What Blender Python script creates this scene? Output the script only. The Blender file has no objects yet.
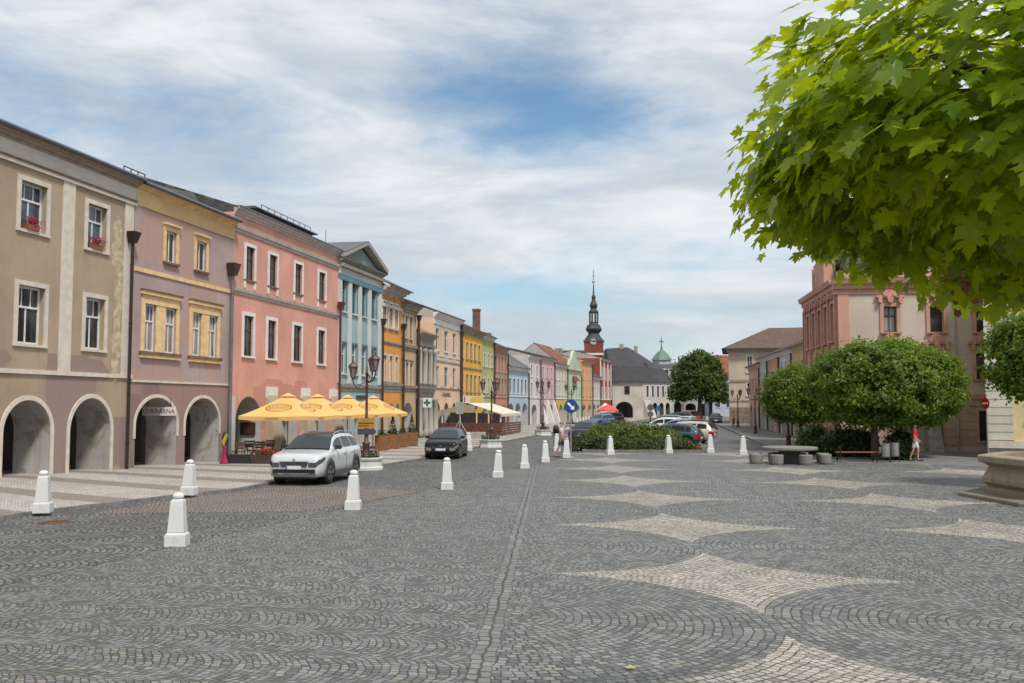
import bpy, math, random
import numpy as np
from mathutils import Matrix, Vector
random.seed(7); RNG = np.random.default_rng(7)
PI = math.pi
SC = bpy.context.scene
COL = SC.collection
CAM_H = 2.65; FPX = 950.0; TILT = math.atan(62.5/950.0)

# ------------------------------------------------------------------ objects
def tag(o, label=None, cat=None, group=None, kind=None):
    if label: o['label'] = label
    if cat: o['category'] = cat
    if group: o['group'] = group
    if kind: o['kind'] = kind
    return o
def empty(name, loc, rz=0, label=None, cat=None, group=None):
    o = bpy.data.objects.new(name, None); COL.objects.link(o)
    o.empty_display_size = .2
    o.location = loc if len(loc) == 3 else (loc[0], loc[1], 0); o.rotation_euler = (0, 0, rz)
    return tag(o, label, cat, group)
def copy_tree(o, parent=None):
    c = o.copy(); COL.objects.link(c)
    if parent: c.parent = parent
    for ch in list(o.children): copy_tree(ch, c)
    return c

class MB:
    """collects faces, links them as one mesh object"""
    def __init__(s, M=None):
        s.v = []; s.f = []; s.mi = []; s.sm = []; s.M = M; s.cur = 0; s.smooth = False
    def vert(s, p):
        p = Vector(p)
        if s.M is not None: p = s.M @ p
        s.v.append((p.x, p.y, p.z)); return len(s.v)-1
    def face(s, idx):
        s.f.append(tuple(idx)); s.mi.append(s.cur); s.sm.append(s.smooth)
    def poly(s, pts): s.face([s.vert(p) for p in pts])
    def box(s, x0, x1, y0, y1, z0, z1):
        s.frus((x0, x1, y0, y1, z0), (x0, x1, y0, y1, z1))
    def frus(s, a, b):
        x0, x1, y0, y1, z0 = a; X0, X1, Y0, Y1, Z1 = b
        i = [s.vert(p) for p in ((x0,y0,z0),(x1,y0,z0),(x1,y1,z0),(x0,y1,z0),(X0,Y0,Z1),(X1,Y0,Z1),(X1,Y1,Z1),(X0,Y1,Z1))]
        for q in ((3,2,1,0),(4,5,6,7),(0,1,5,4),(1,2,6,5),(2,3,7,6),(3,0,4,7)): s.face([i[k] for k in q])
    def lathe(s, prof, n=16, c=(0,0), ph=0, cap=True, sx=1, sy=1):
        sm = s.smooth; rings = []
        for r, z in prof:
            rings.append([s.vert((c[0]+sx*r*math.cos(ph+2*PI*k/n), c[1]+sy*r*math.sin(ph+2*PI*k/n), z)) for k in range(n)])
        for a, b in zip(rings, rings[1:]):
            for k in range(n): s.face((a[k], a[(k+1)%n], b[(k+1)%n], b[k]))
        s.smooth = False
        if cap:
            s.face(rings[0][::-1]); s.face(rings[-1])
        s.smooth = sm
    def tube(s, pts, r, n=8, cap=True):
        pts = [Vector(p) for p in pts]; rs = r if isinstance(r, (list, tuple)) else [r]*len(pts)
        rings = []
        for i, p in enumerate(pts):
            d = (pts[min(i+1, len(pts)-1)] - pts[max(i-1, 0)]).normalized()
            a = Vector((0,0,1)) if abs(d.z) < .9 else Vector((1,0,0))
            u = d.cross(a).normalized(); w = u.cross(d)
            rings.append([s.vert(p + rs[i]*(math.cos(2*PI*k/n)*u + math.sin(2*PI*k/n)*w)) for k in range(n)])
        for a, b in zip(rings, rings[1:]):
            for k in range(n): s.face((a[k], a[(k+1)%n], b[(k+1)%n], b[k]))
        if cap: s.face(rings[0][::-1]); s.face(rings[-1])
    def prism(s, pts, d):
        """pts in order; extruded by vector d"""
        d = Vector(d); a = [s.vert(p) for p in pts]; b = [s.vert(Vector(p)+d) for p in pts]
        n = len(pts); s.face(a[::-1]); s.face(b)
        for k in range(n): s.face((a[k], a[(k+1)%n], b[(k+1)%n], b[k]))
    def build(s, name, mats, parent=None, bevel=0, loc=None):
        me = bpy.data.meshes.new(name); me.from_pydata(s.v, [], s.f)
        if not isinstance(mats, (list, tuple)): mats = [mats]
        for m in mats: me.materials.append(m)
        me.polygons.foreach_set('material_index', s.mi)
        me.polygons.foreach_set('use_smooth', s.sm); me.update()
        o = bpy.data.objects.new(name, me); COL.objects.link(o)
        if parent: o.parent = parent
        if loc: o.location = loc
        if bevel:
            b = o.modifiers.new('bevel', 'BEVEL'); b.width = bevel; b.segments = 2; b.limit_method = 'ANGLE'
        return o

def np_mesh(name, verts, faces, mat, parent=None):
    """verts (n,3), faces (m,k)"""
    me = bpy.data.meshes.new(name); n = len(verts); m, k = faces.shape
    me.vertices.add(n); me.vertices.foreach_set('co', np.ascontiguousarray(verts, dtype=np.float32).ravel())
    me.loops.add(m*k); me.loops.foreach_set('vertex_index', np.ascontiguousarray(faces, dtype=np.int32).ravel())
    me.polygons.add(m); me.polygons.foreach_set('loop_start', np.arange(0, m*k, k, dtype=np.int32))
    me.materials.append(mat); me.update(calc_edges=True); me.validate()
    o = bpy.data.objects.new(name, me); COL.objects.link(o)
    if parent: o.parent = parent
    return o

def lettering(name, body, size, mat, parent, M, ext=.004, squash=1.0):
    cu = bpy.data.curves.new('txt', 'FONT'); cu.body = body; cu.size = size; cu.align_x = 'CENTER'; cu.align_y = 'CENTER'
    cu.extrude = ext; cu.resolution_u = 2
    t = bpy.data.objects.new('txt', cu); COL.objects.link(t)
    bpy.context.view_layer.update()
    me = bpy.data.meshes.new_from_object(t); bpy.data.objects.remove(t)
    me.transform(M @ Matrix.Diagonal((squash, 1, 1, 1))); me.materials.clear(); me.materials.append(mat)
    o = bpy.data.objects.new(name, me); COL.objects.link(o); o.parent = parent
    return o

# ------------------------------------------------------------------ photo survey helpers (metres from the photograph)
def ray(px, py):
    xc = (px-512)/FPX; yc = (341.5-py)/FPX
    fw = math.cos(TILT) - yc*math.sin(TILT)
    return xc/fw, (math.sin(TILT)+yc*math.cos(TILT))/fw
def gp(px, py, z=0):
    kx, kz = ray(px, py); d = (z-CAM_H)/kz
    return (kx*d, d)
def at(px, d): return ((px-512)/FPX*d, d)

# ------------------------------------------------------------------ materials
class NT:
    def __init__(s, mat): s.t = mat.node_tree; s.t.nodes.clear()
    def n(s, ty, ins=None, **kw):
        nd = s.t.nodes.new(ty)
        for k, v in kw.items(): setattr(nd, k, v)
        for k, v in (ins or {}).items(): s.put(nd.inputs[k], v)
        return nd
    def put(s, inp, v):
        if isinstance(v, bpy.types.NodeSocket): s.t.links.new(v, inp)
        else:
            if inp.type == 'RGBA' and len(v) == 3: v = (*v, 1)
            inp.default_value = v
    def m(s, op, a, b=None, c=None, clamp=False):
        nd = s.t.nodes.new('ShaderNodeMath'); nd.operation = op; nd.use_clamp = clamp
        for i, v in enumerate((a, b, c)):
            if v is not None: s.put(nd.inputs[i], v)
        return nd.outputs[0]
    def mix(s, f, a, b, blend='MIX'):
        nd = s.t.nodes.new('ShaderNodeMixRGB'); nd.blend_type = blend
        s.put(nd.inputs[0], f); s.put(nd.inputs[1], a); s.put(nd.inputs[2], b); return nd.outputs[0]
    def ss(s, v, lo, hi, a=0.0, b=1.0):
        nd = s.n('ShaderNodeMapRange', {'Value': v, 'From Min': lo, 'From Max': hi, 'To Min': a, 'To Max': b}, interpolation_type='SMOOTHSTEP')
        return nd.outputs[0]
    def noise(s, vec, scale, detail=3, rough=.55, dist=0):
        return s.n('ShaderNodeTexNoise', {'Vector': vec, 'Scale': scale, 'Detail': detail, 'Roughness': rough, 'Distortion': dist}).outputs[0]
    def coord(s, which='Object'): return s.n('ShaderNodeTexCoord').outputs[which]
    def mapping(s, vec, scale=(1,1,1), loc=(0,0,0)):
        return s.n('ShaderNodeMapping', {'Vector': vec, 'Scale': scale, 'Location': loc}).outputs[0]
    def bump(s, h, st, dist=.01):
        return s.n('ShaderNodeBump', {'Height': h, 'Strength': st, 'Distance': dist}).outputs[0]
    def out(s, sh): 
        o = s.n('ShaderNodeOutputMaterial'); s.t.links.new(sh, o.inputs[0])
    def bsdf(s, **kw):
        nd = s.n('ShaderNodeBsdfPrincipled')
        for k, v in kw.items(): s.put(nd.inputs[k.replace('_', ' ')], v)
        return nd.outputs[0]
def newmat(name):
    m = bpy.data.materials.new(name); m.use_nodes = True; return m, NT(m)

_mc = {}
def plain(name, c, rough=.6, metal=0, spec=.5, var=.12, scale=3, bump=0, coat=0):
    if name in _mc: return _mc[name]
    m, t = newmat(name); co = t.coord()
    n = t.noise(co, scale, 4)
    col = t.mix(t.ss(n, .3, .7), tuple(x*(1-var) for x in c), tuple(min(1, x*(1+var)) for x in c))
    kw = dict(Base_Color=col, Roughness=t.ss(t.noise(co, scale*4, 3), .2, .8, max(.02, rough-.08), min(1, rough+.08)), Metallic=metal, Specular_IOR_Level=spec)
    if coat: kw['Coat_Weight'] = coat; kw['Coat_Roughness'] = .05
    if bump: kw['Normal'] = t.bump(t.noise(co, scale*9, 4), bump, .01)
    t.out(t.bsdf(**kw)); _mc[name] = m; return m

def plaster(name, c, patch=None, patch_z=None, dirt=.3, seed=0, rough=.9, stain=0):
    """painted render with runs of grime, faded areas and repainted patches"""
    if name in _mc: return _mc[name]
    m, t = newmat(name); co = t.mapping(t.coord(), loc=(seed*13.7, seed*5.1, 0))
    big = t.noise(co, .45, 4); fine = t.noise(co, 7, 5, .7)
    streak = t.noise(t.mapping(co, (2.6, 2.6, .16)), 1.2, 5, .6)
    col = t.mix(t.ss(big, .3, .7), tuple(x*.88 for x in c), tuple(min(1, x*1.12) for x in c))
    med = t.noise(co, 1.6, 6, .7, .6)
    col = t.mix(t.ss(med, .45, .75, 0, .32), col, tuple(x*.72 for x in c))
    col = t.mix(t.ss(t.noise(t.mapping(co, loc=(7, 3, 2)), 1.1, 6, .7, .5), .6, .72, 0, .25), col, tuple(min(1, x*.6+.2) for x in c))
    if patch:
        sx = t.n('ShaderNodeSeparateXYZ', {0: co})
        cells = t.n('ShaderNodeTexVoronoi', {'Vector': t.mapping(co, (.42, .42, .5)), 'Scale': 1.0, 'Randomness': .8}, distance='CHEBYCHEV').outputs['Color']
        pm = t.m('GREATER_THAN', t.n('ShaderNodeSeparateXYZ', {0: cells}).outputs[0], .62)
        if patch_z is not None: pm = t.m('MULTIPLY', pm, t.m('LESS_THAN', sx.outputs[2], patch_z))
        col = t.mix(pm, col, patch)
    col = t.mix(t.m('MULTIPLY', t.ss(streak, .5, .78), dirt), col, tuple(x*.45 for x in c))
    if stain:
        z = t.n('ShaderNodeSeparateXYZ', {0: t.coord()}).outputs[2]
        sm = t.m('MULTIPLY', t.ss(t.noise(co, 1.3, 6, .65, .8), .56, .6), stain)
        col = t.mix(sm, col, (.20, .13, .06))
        sm2 = t.m('MULTIPLY', t.ss(t.noise(t.mapping(co, loc=(3, 9, 4)), 1.9, 6, .65, .5), .6, .66), stain*.8)
        col = t.mix(sm2, col, (.10, .09, .075))
    col = t.mix(t.ss(fine, .25, .75, 0, .16), col, tuple(x*.7 for x in c))
    t.out(t.bsdf(Base_Color=col, Roughness=rough, Specular_IOR_Level=.25, Normal=t.bump(fine, .25, .008)))
    _mc[name] = m; return m

def glass(name, tint=(.018,.022,.026), curtain=0, frame_scale=1):
    if name in _mc: return _mc[name]
    m, t = newmat(name); co = t.coord()
    col = tint
    r = t.n('ShaderNodeObjectInfo').outputs['Random']
    big = t.noise(co, .9, 2)
    col = t.mix(t.ss(big, .4, .62), tint, tuple(x*2.6 for x in tint))
    if curtain:
        fold = t.noise(t.mapping(co, (9, 9, .3)), 1.6, 3)
        drape = t.mix(t.ss(fold, .3, .7), (.16,.16,.155), (.34,.33,.31))
        z = t.noise(t.mapping(co, (.8, .8, .5)), 1.0, 1)
        col = t.mix(t.m('MULTIPLY', t.ss(z, .45, .55), curtain), col, drape)
    t.out(t.bsdf(Base_Color=col, Roughness=.06, Specular_IOR_Level=.6, Normal=t.bump(t.noise(co, 1.4, 1), .06, .02)))
    _mc[name] = m; return m

def leafmat(name, dark, light, trans=.35, rough=.45):
    if name in _mc: return _mc[name]
    m, t = newmat(name)
    g = t.n('ShaderNodeNewGeometry'); r = g.outputs['Random Per Island']
    n = t.noise(t.coord(), 1.2, 3)
    f = t.m('ADD', t.m('MULTIPLY', r, .65), t.m('MULTIPLY', t.ss(n, .3, .7), .35))
    col = t.mix(f, dark, light)
    tcol = t.mix(.5, col, tuple(x*y for x, y in zip(light, (2.2, 1.9, .9))))
    p = t.bsdf(Base_Color=col, Roughness=rough, Specular_IOR_Level=.35)
    tr = t.n('ShaderNodeBsdfTranslucent', {'Color': tcol}).outputs[0]
    mx = t.n('ShaderNodeMixShader', {0: trans}); t.t.links.new(p, mx.inputs[1]); t.t.links.new(tr, mx.inputs[2])
    t.out(mx.outputs[0]); _mc[name] = m; return m

def roofmat(name, c, row=.3, metal=False):
    if name in _mc: return _mc[name]
    m, t = newmat(name); co = t.coord()
    br = t.n('ShaderNodeTexBrick', {'Vector': co, 'Color1': tuple(x*.8 for x in c), 'Color2': tuple(x*1.2 for x in c), 'Mortar': tuple(x*.4 for x in c), 'Scale': 1.0, 'Mortar Size': .012, 'Brick Width': .25, 'Row Height': row})
    col = t.mix(t.ss(t.noise(co, .6, 5), .4, .7, 0, .5), br.outputs[0], tuple(x*.6 for x in c))
    t.out(t.bsdf(Base_Color=col, Roughness=.5 if metal else .8, Normal=t.bump(br.outputs[1], .4, .02)))
    _mc[name] = m; return m

# cobbles -------------------------------------------------------------------------------
E1 = (6.75, -.95); E2 = (.257, 6.12); T0 = gp(781, 623)
OC = (T0[0]-3.47, T0[1]+.47)
def stone_edges(t, fr, fs, a=.05, b=.3):
    def ed(f): return t.m('MINIMUM', f, t.m('SUBTRACT', 1.0, f))
    d = t.m('MINIMUM', ed(fr), ed(fs))
    return t.ss(d, a, b)
def fl(t, v): return t.m('FLOOR', v)
def fract(t, v): return t.m('FRACT', v)
def rnd3(t, a, b, c=0.0):
    v = t.n('ShaderNodeCombineXYZ', {0: a, 1: b, 2: c}).outputs[0]
    return t.n('ShaderNodeTexWhiteNoise', {'Vector': v}, noise_dimensions='3D').outputs[0]
def fan_pattern(t, sx, sy, R=.80, bay=1.02, st=.086):
    """segmental arches: bands of width bay, rows bulging along sx"""
    bi = fl(t, t.m('DIVIDE', sy, bay)); yl = t.m('MULTIPLY', t.m('SUBTRACT', fract(t, t.m('DIVIDE', sy, bay)), .5), bay)
    arc = t.m('SQRT', t.m('SUBTRACT', R*R, t.m('MULTIPLY', yl, yl)))
    q = t.m('DIVIDE', t.m('SUBTRACT', sx, arc), st)
    i = fl(t, q); fr = fract(t, q)
    s = t.m('ADD', t.m('DIVIDE', t.m('MULTIPLY', t.m('ARCSINE', t.m('DIVIDE', yl, R)), R), st*1.05), rnd3(t, i, bi, 3.3))
    return i, fr, fl(t, s), fract(t, s), bi

def cobble_square():
    m, t = newmat('square_cobbles'); co = t.coord()
    wob = t.n('ShaderNodeTexNoise', {'Vector': co, 'Scale': 2.2, 'Detail': 2.0})
    wv = t.n('ShaderNodeVectorMath', {0: wob.outputs['Color'], 1: (.5, .5, .5)}, operation='SUBTRACT').outputs[0]
    wv = t.n('ShaderNodeVectorMath', {0: wv, 'Scale': .12}, operation='SCALE').outputs[0]
    fine = t.n('ShaderNodeTexNoise', {'Vector': co, 'Scale': 7.0, 'Detail': 2.0})
    fv = t.n('ShaderNodeVectorMath', {0: fine.outputs['Color'], 1: (.5, .5, .5)}, operation='SUBTRACT').outputs[0]
    fv = t.n('ShaderNodeVectorMath', {0: fv, 'Scale': .06}, operation='SCALE').outputs[0]
    cw = t.n('ShaderNodeVectorMath', {0: co, 1: wv}, operation='ADD').outputs[0]
    cw = t.n('ShaderNodeVectorMath', {0: cw, 1: fv}, operation='ADD').outputs[0]
    sp = t.n('ShaderNodeSeparateXYZ', {0: cw}); X = t.m('SUBTRACT', sp.outputs[0], OC[0]); Y = t.m('SUBTRACT', sp.outputs[1], OC[1])
    det = E1[0]*E2[1]-E1[1]*E2[0]
    def lin(p, q): return t.m('ADD', t.m('MULTIPLY', X, p), t.m('MULTIPLY', Y, q))
    a = lin(E2[1]/det, -E2[0]/det); b = lin(-E1[1]/det, E1[0]/det)
    ra = fl(t, t.m('ADD', a, .5)); rb = fl(t, t.m('ADD', b, .5))
    fa = t.m('SUBTRACT', a, ra); fb = t.m('SUBTRACT', b, rb)
    r = t.m('SQRT', t.m('ADD', t.m('MULTIPLY', fa, fa), t.m('MULTIPLY', fb, fb)))
    right = t.m('GREATER_THAN', a, 0.0)
    st = .102; LU = 6.25
    q = t.m('DIVIDE', t.m('MULTIPLY', r, LU), st); i1 = fl(t, q); fr1 = fract(t, q)
    nst = t.m('ADD', t.m('ROUND', t.m('MULTIPLY', t.m('ADD', i1, .5), 6.0)), 1.0)
    h1 = rnd3(t, i1, ra, rb)
    s1 = t.m('ADD', t.m('MULTIPLY', t.m('DIVIDE', t.m('ARCTAN2', fb, fa), 2*PI), nst), h1)
    j1 = fl(t, s1); fs1 = fract(t, s1)
    A = t.m('MULTIPLY', a, 6.42); B = t.m('MULTIPLY', b, 6.12)
    A2 = t.m('ADD', A, t.m('MULTIPLY', t.noise(co, .55, 2), .35)); B2 = t.m('ADD', B, t.m('MULTIPLY', t.noise(t.mapping(co, loc=(9, 4, 0)), .4, 2), .4))
    i2, fr2, j2, fs2, bi = fan_pattern(t, A2, B2)
    def sel(u, v): return t.m('ADD', t.m('MULTIPLY', right, u), t.m('MULTIPLY', t.m('SUBTRACT', 1.0, right), v))
    fr = sel(fr1, fr2); fs = sel(fs1, fs2)
    rn = rnd3(t, sel(i1, i2), sel(j1, j2), sel(t.m('ADD', t.m('MULTIPLY', ra, 7.0), rb), bi))
    rn2 = rnd3(t, sel(j1, j2), sel(i1, i2), 5.5)
    # drain courses through the circle centres
    line = t.m('MULTIPLY', t.m('LESS_THAN', t.m('ABSOLUTE', t.m('MULTIPLY', a, 6.42)), .125), t.m('LESS_THAN', t.m('ABSOLUTE', ra), .5))
    lq = t.m('DIVIDE', t.m('ADD', t.m('MULTIPLY', a, 6.42), .125), .125); ls = t.m('ADD', t.m('DIVIDE', B, .19), t.m('MULTIPLY', fl(t, lq), .4))
    fr = t.m('ADD', t.m('MULTIPLY', line, fract(t, lq)), t.m('MULTIPLY', t.m('SUBTRACT', 1.0, line), fr))
    fs = t.m('ADD', t.m('MULTIPLY', line, fract(t, ls)), t.m('MULTIPLY', t.m('SUBTRACT', 1.0, line), fs))
    rn = t.m('ADD', t.m('MULTIPLY', line, rnd3(t, fl(t, lq), fl(t, ls), 9.0)), t.m('MULTIPLY', t.m('SUBTRACT', 1.0, line), rn))
    hgt = stone_edges(t, fr, fs, .02, t.ss(t.noise(co, 1.7, 4, .6), .3, .7, .07, .20))
    thin = t.m('MINIMUM', t.m('ABSOLUTE', t.m('MULTIPLY', fb, 6.12)), t.m('ABSOLUTE', t.m('MULTIPLY', fa, 6.42)))
    hgt = t.m('MULTIPLY', hgt, t.ss(thin, .006, .03, .45, 1.0))
    star = t.m('MULTIPLY', t.m('GREATER_THAN', r, .504), right)
    star = t.m('MULTIPLY', star, t.m('SUBTRACT', 1.0, line))
    big = t.noise(co, .22, 4); mid = t.noise(co, 1.3, 4)
    dark = t.mix(rn, (.088, .090, .092), (.262, .264, .260))
    dark = t.mix(t.m('MULTIPLY', t.m('GREATER_THAN', rn2, .93), .8), dark, (.29, .26, .22))
    lightc = t.mix(rn, (.34, .305, .255), (.52, .475, .41))
    lightc = t.mix(t.m('MULTIPLY', t.m('GREATER_THAN', rn2, .86), .7), lightc, (.25, .235, .215))
    lin_c = t.mix(rn, (.14, .143, .145), (.25, .245, .235))
    col = t.mix(star, t.mix(line, dark, lin_c), lightc)
    col = t.mix(t.ss(big, .35, .68, 0, .3), col, tuple(x for x in (.105, .107, .110)))
    grain = t.noise(co, 60, 2, .6)
    col = t.mix(t.ss(grain, .35, .75, 0, .28), col, (.06, .06, .06))
    moss = t.m('MULTIPLY', t.ss(mid, .48, .66), t.ss(big, .35, .6))
    joint = t.mix(moss, (.046, .041, .032), (.066, .066, .018))
    col = t.mix(hgt, joint, col)
    hh = t.m('ADD', hgt, t.m('MULTIPLY', grain, .18)); hh = t.m('ADD', hh, t.m('MULTIPLY', rn2, .25))
    t.out(t.bsdf(Base_Color=col, Roughness=t.ss(rn, 0, 1, .5, .78), Specular_IOR_Level=.4, Normal=t.bump(hh, .75, .014)))
    return m

def cobble_plain(name, c0, c1, rot=.2, st=.1, bay=1.3, joint=(.05,.045,.035), bumpy=.6, blotch=.3):
    """fan laid setts"""
    m, t = newmat(name); co = t.coord()
    fine = t.n('ShaderNodeTexNoise', {'Vector': co, 'Scale': 6.0, 'Detail': 2.0})
    fv = t.n('ShaderNodeVectorMath', {0: fine.outputs['Color'], 1: (.5, .5, .5)}, operation='SUBTRACT').outputs[0]
    fv = t.n('ShaderNodeVectorMath', {0: fv, 'Scale': .06}, operation='SCALE').outputs[0]
    mp = t.n('ShaderNodeMapping', {'Vector': t.n('ShaderNodeVectorMath', {0: co, 1: fv}, operation='ADD').outputs[0], 'Rotation': (0, 0, rot)}).outputs[0]
    sp = t.n('ShaderNodeSeparateXYZ', {0: mp})
    i, fr, j, fs, bi = fan_pattern(t, sp.outputs[0], sp.outputs[1], R=bay*.72, bay=bay, st=st)
    rn = rnd3(t, i, j, bi); hgt = stone_edges(t, fr, fs, .03, .26)
    col = t.mix(rn, c0, c1)
    big = t.noise(co, .3, 5)
    col = t.mix(t.ss(big, .38, .68, 0, blotch), col, tuple(x*.6 for x in c0))
    col = t.mix(hgt, joint, col)
    t.out(t.bsdf(Base_Color=col, Roughness=.72, Specular_IOR_Level=.35, Normal=t.bump(hgt, bumpy, .015)))
    return m

def striped_paving():
    """pavement: broad pale bands of small setts with dark bands between, across the street"""
    m, t = newmat('striped_pavement'); co = t.coord()
    a = math.atan(.1895)
    mp = t.n('ShaderNodeMapping', {'Vector': co, 'Rotation': (0, 0, a)}).outputs[0]
    sp = t.n('ShaderNodeSeparateXYZ', {0: mp}); U = sp.outputs[1]; V = sp.outputs[0]
    wob = t.m('MULTIPLY', t.m('SUBTRACT', t.noise(co, .9, 3), .5), .12)
    U2 = t.m('ADD', U, wob)
    f = fract(t, t.m('DIVIDE', t.m('ADD', U2, .6), 3.3))
    band = t.m('LESS_THAN', f, .33)
    q = t.m('DIVIDE', U, .1); s = t.m('ADD', t.m('DIVIDE', V, .1), rnd3(t, fl(t, q), 1.0))
    rn = rnd3(t, fl(t, q), fl(t, s), 2.0); hgt = stone_edges(t, fract(t, q), fract(t, s), .04, .2)
    light = t.mix(rn, (.42, .395, .36), (.60, .57, .53)); dk = t.mix(rn, (.20, .17, .15), (.30, .26, .235))
    col = t.mix(band, light, dk)
    col = t.mix(t.ss(t.noise(co, .5, 5), .4, .7, 0, .35), col, (.22, .19, .165))
    col = t.mix(hgt, (.16, .14, .12), col)
    t.out(t.bsdf(Base_Color=col, Roughness=.75, Specular_IOR_Level=.3, Normal=t.bump(hgt, .35, .01)))
    return m
SKX, SKY, EXPO = 2.3, 5.7, 0.62
# ------------------------------------------------------------------ the setting
def sheet(name, pts, z, mat):
    mb = MB(); mb.poly([(x, y, z) for x, y in pts]); o = mb.build(name, mat); return tag(o, kind='structure')
M_SQ = cobble_square()
M_ROAD = cobble_plain('road_setts', (.088,.092,.10), (.26,.265,.27), rot=-.29, bay=1.5, st=.12, blotch=.35)
M_CROSS = cobble_plain('crossing_setts', (.20,.165,.148), (.34,.285,.26), rot=1.2)
M_FARG = cobble_plain('outer_setts', (.13,.13,.125), (.2,.2,.19), rot=.1)
M_PAV = striped_paving()
M_RPAV = cobble_plain('side_pavement_setts', (.20,.195,.185), (.31,.30,.285), rot=.15, bay=1.2)
M_ASPH = plain('asphalt', (.16,.158,.152), .85, var=.2, scale=.8, bump=.3)
M_KERB = plain('kerb_granite', (.17,.165,.16), .75, var=.25, scale=4, bump=.3)
M_SOIL = plain('soil', (.06,.045,.03), .95, var=.3, scale=5, bump=.6)

KL = [(-26.9,-40), (-13.7,14), (-11.75,21.8), (-11.3,23.3), (-9.4,27.4), (-8.3,29.3), (-7.9,31.9), (-5.5,40.6), (-4.1,46.0), (-.56,66), (2.0,79), (3.9,88), (6.8,100), (11.5,117), (20,150), (27,180), (27.5,186)]
def kerb_x(d):
    for (x0, d0), (x1, d1) in zip(KL, KL[1:]):
        if d <= d1: return x0 + (x1-x0)*(d-d0)/(d1-d0)
    return KL[-1][0]
BSL = .306
def boll_x(d): return 1.5 + BSL*(d-43.4)
sheet('ground', [(-4000,-4000),(4000,-4000),(4000,4000),(-4000,4000)], -.012, M_FARG)
sheet('square', [(-40,-30),(45,-30),(45,52.6),(-40,52.6)], -.004, M_SQ)
rd = [(x, d) for x, d in KL if d >= 14] + [(45,190),(45,215),(28,215),(38,186),(27.5,130),(23.5,105),(16,60),(14.6,52.6),(boll_x(47.5)+.4,52.0),(boll_x(47.5),47.5),(boll_x(30),30),(boll_x(17.85),17.85),(boll_x(8),8),(boll_x(-15),-15),(-23,-15)]
sheet('road', rd, 0, M_ROAD)
sheet('crossing', [gp(*p) for p in ((88,514),(300,511.5),(424,491.5),(345,487.5),(272,487),(185,498.5))], .004, M_CROSS)
sheet('side_street', [(14.6,52.5),(13.2,45),(16,43),(20.2,40.7),(34,32.7),(45,36),(45,48),(25,56.5),(17,55.5)], .0, M_ASPH)

def fac_x(d): return -21.0+.1895*d if d < 107.8 else -.57+.2725*(d-107.8)
def apron(d, x):
    fx = fac_x(d); kx = kerb_x(d)
    s = max(0, min(1, (kx-x)/max(.1, kx-fx)))
    return .085 + .30*max(0, min(1.6, (43-d)/12))*s**1.3
def pavement():
    ds = list(np.arange(-20, 46, 1.0)) + [46, 52, 60, 66, 72, 79, 88, 100, 108, 117, 133, 150, 165, 180, 186]
    ds = sorted(set([float(d) for d in ds] + [d for _, d in KL if d > -20])); nx = 10
    mb = MB(); rows = []
    for d in ds:
        a = fac_x(d)-6; b = kerb_x(d)-.14
        r = []
        for k in range(nx+1):
            x = a+(b-a)*k/nx; r.append(mb.vert((x, d, apron(d, x))))
        rows.append(r)
    mb.smooth = True
    for r0, r1 in zip(rows, rows[1:]):
        for k in range(nx): mb.face((r0[k], r0[k+1], r1[k+1], r1[k]))
    tag(mb.build('pavement', M_PAV), kind='structure')
    kb = MB()
    for d0, d1 in zip(ds, ds[1:]):
        p = [(kerb_x(d0)-.14, d0), (kerb_x(d0), d0), (kerb_x(d1), d1), (kerb_x(d1)-.14, d1)]
        z = .088
        kb.poly([(*q, z) for q in p]); kb.poly([(*p[1], -.02), (*p[2], -.02), (*p[2], z), (*p[1], z)])
    tag(kb.build('kerb', M_KERB), kind='structure')
pavement()
def right_pavement():
    top = [(16,60),(23.5,105),(27.5,130),(38,186),(60,186),(60,130),(32,125),(28,108),(19.9,55.5),(15.5,54.2)]
    mb = MB(); mb.prism([(x, y, -.02) for x, y in top[::-1]][::-1], (0,0,.13)); tag(mb.build('side_pavement', M_RPAV), kind='structure')
    kb = MB(); pts = [(15.35,54.05),(15.86,60),(23.36,105),(27.36,130),(37.86,186)]
    for (x0,y0),(x1,y1) in zip(pts, pts[1:]): kb.prism([(x0,y0,-.02),(x0+.15,y0,-.02),(x1+.15,y1,-.02),(x1,y1,-.02)], (0,0,.136))
    tag(kb.build('side_kerb', M_KERB), kind='structure')
right_pavement()
def island():
    pts = [(3.9,52.9),(10.6,52.5),(11.6,58),(15,78),(12.5,80),(4.5,60)]
    mb = MB(); mb.prism([(x, y, -.02) for x, y in pts], (0,0,.14)); tag(mb.build('island_kerb', M_KERB), kind='structure')
    cx = sum(p[0] for p in pts)/6; cy = sum(p[1] for p in pts)/6
    sheet('island_soil', [(cx+(x-cx)*.96, cy+(y-cy)*.985) for x, y in pts], .126, M_SOIL)
island()

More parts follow.
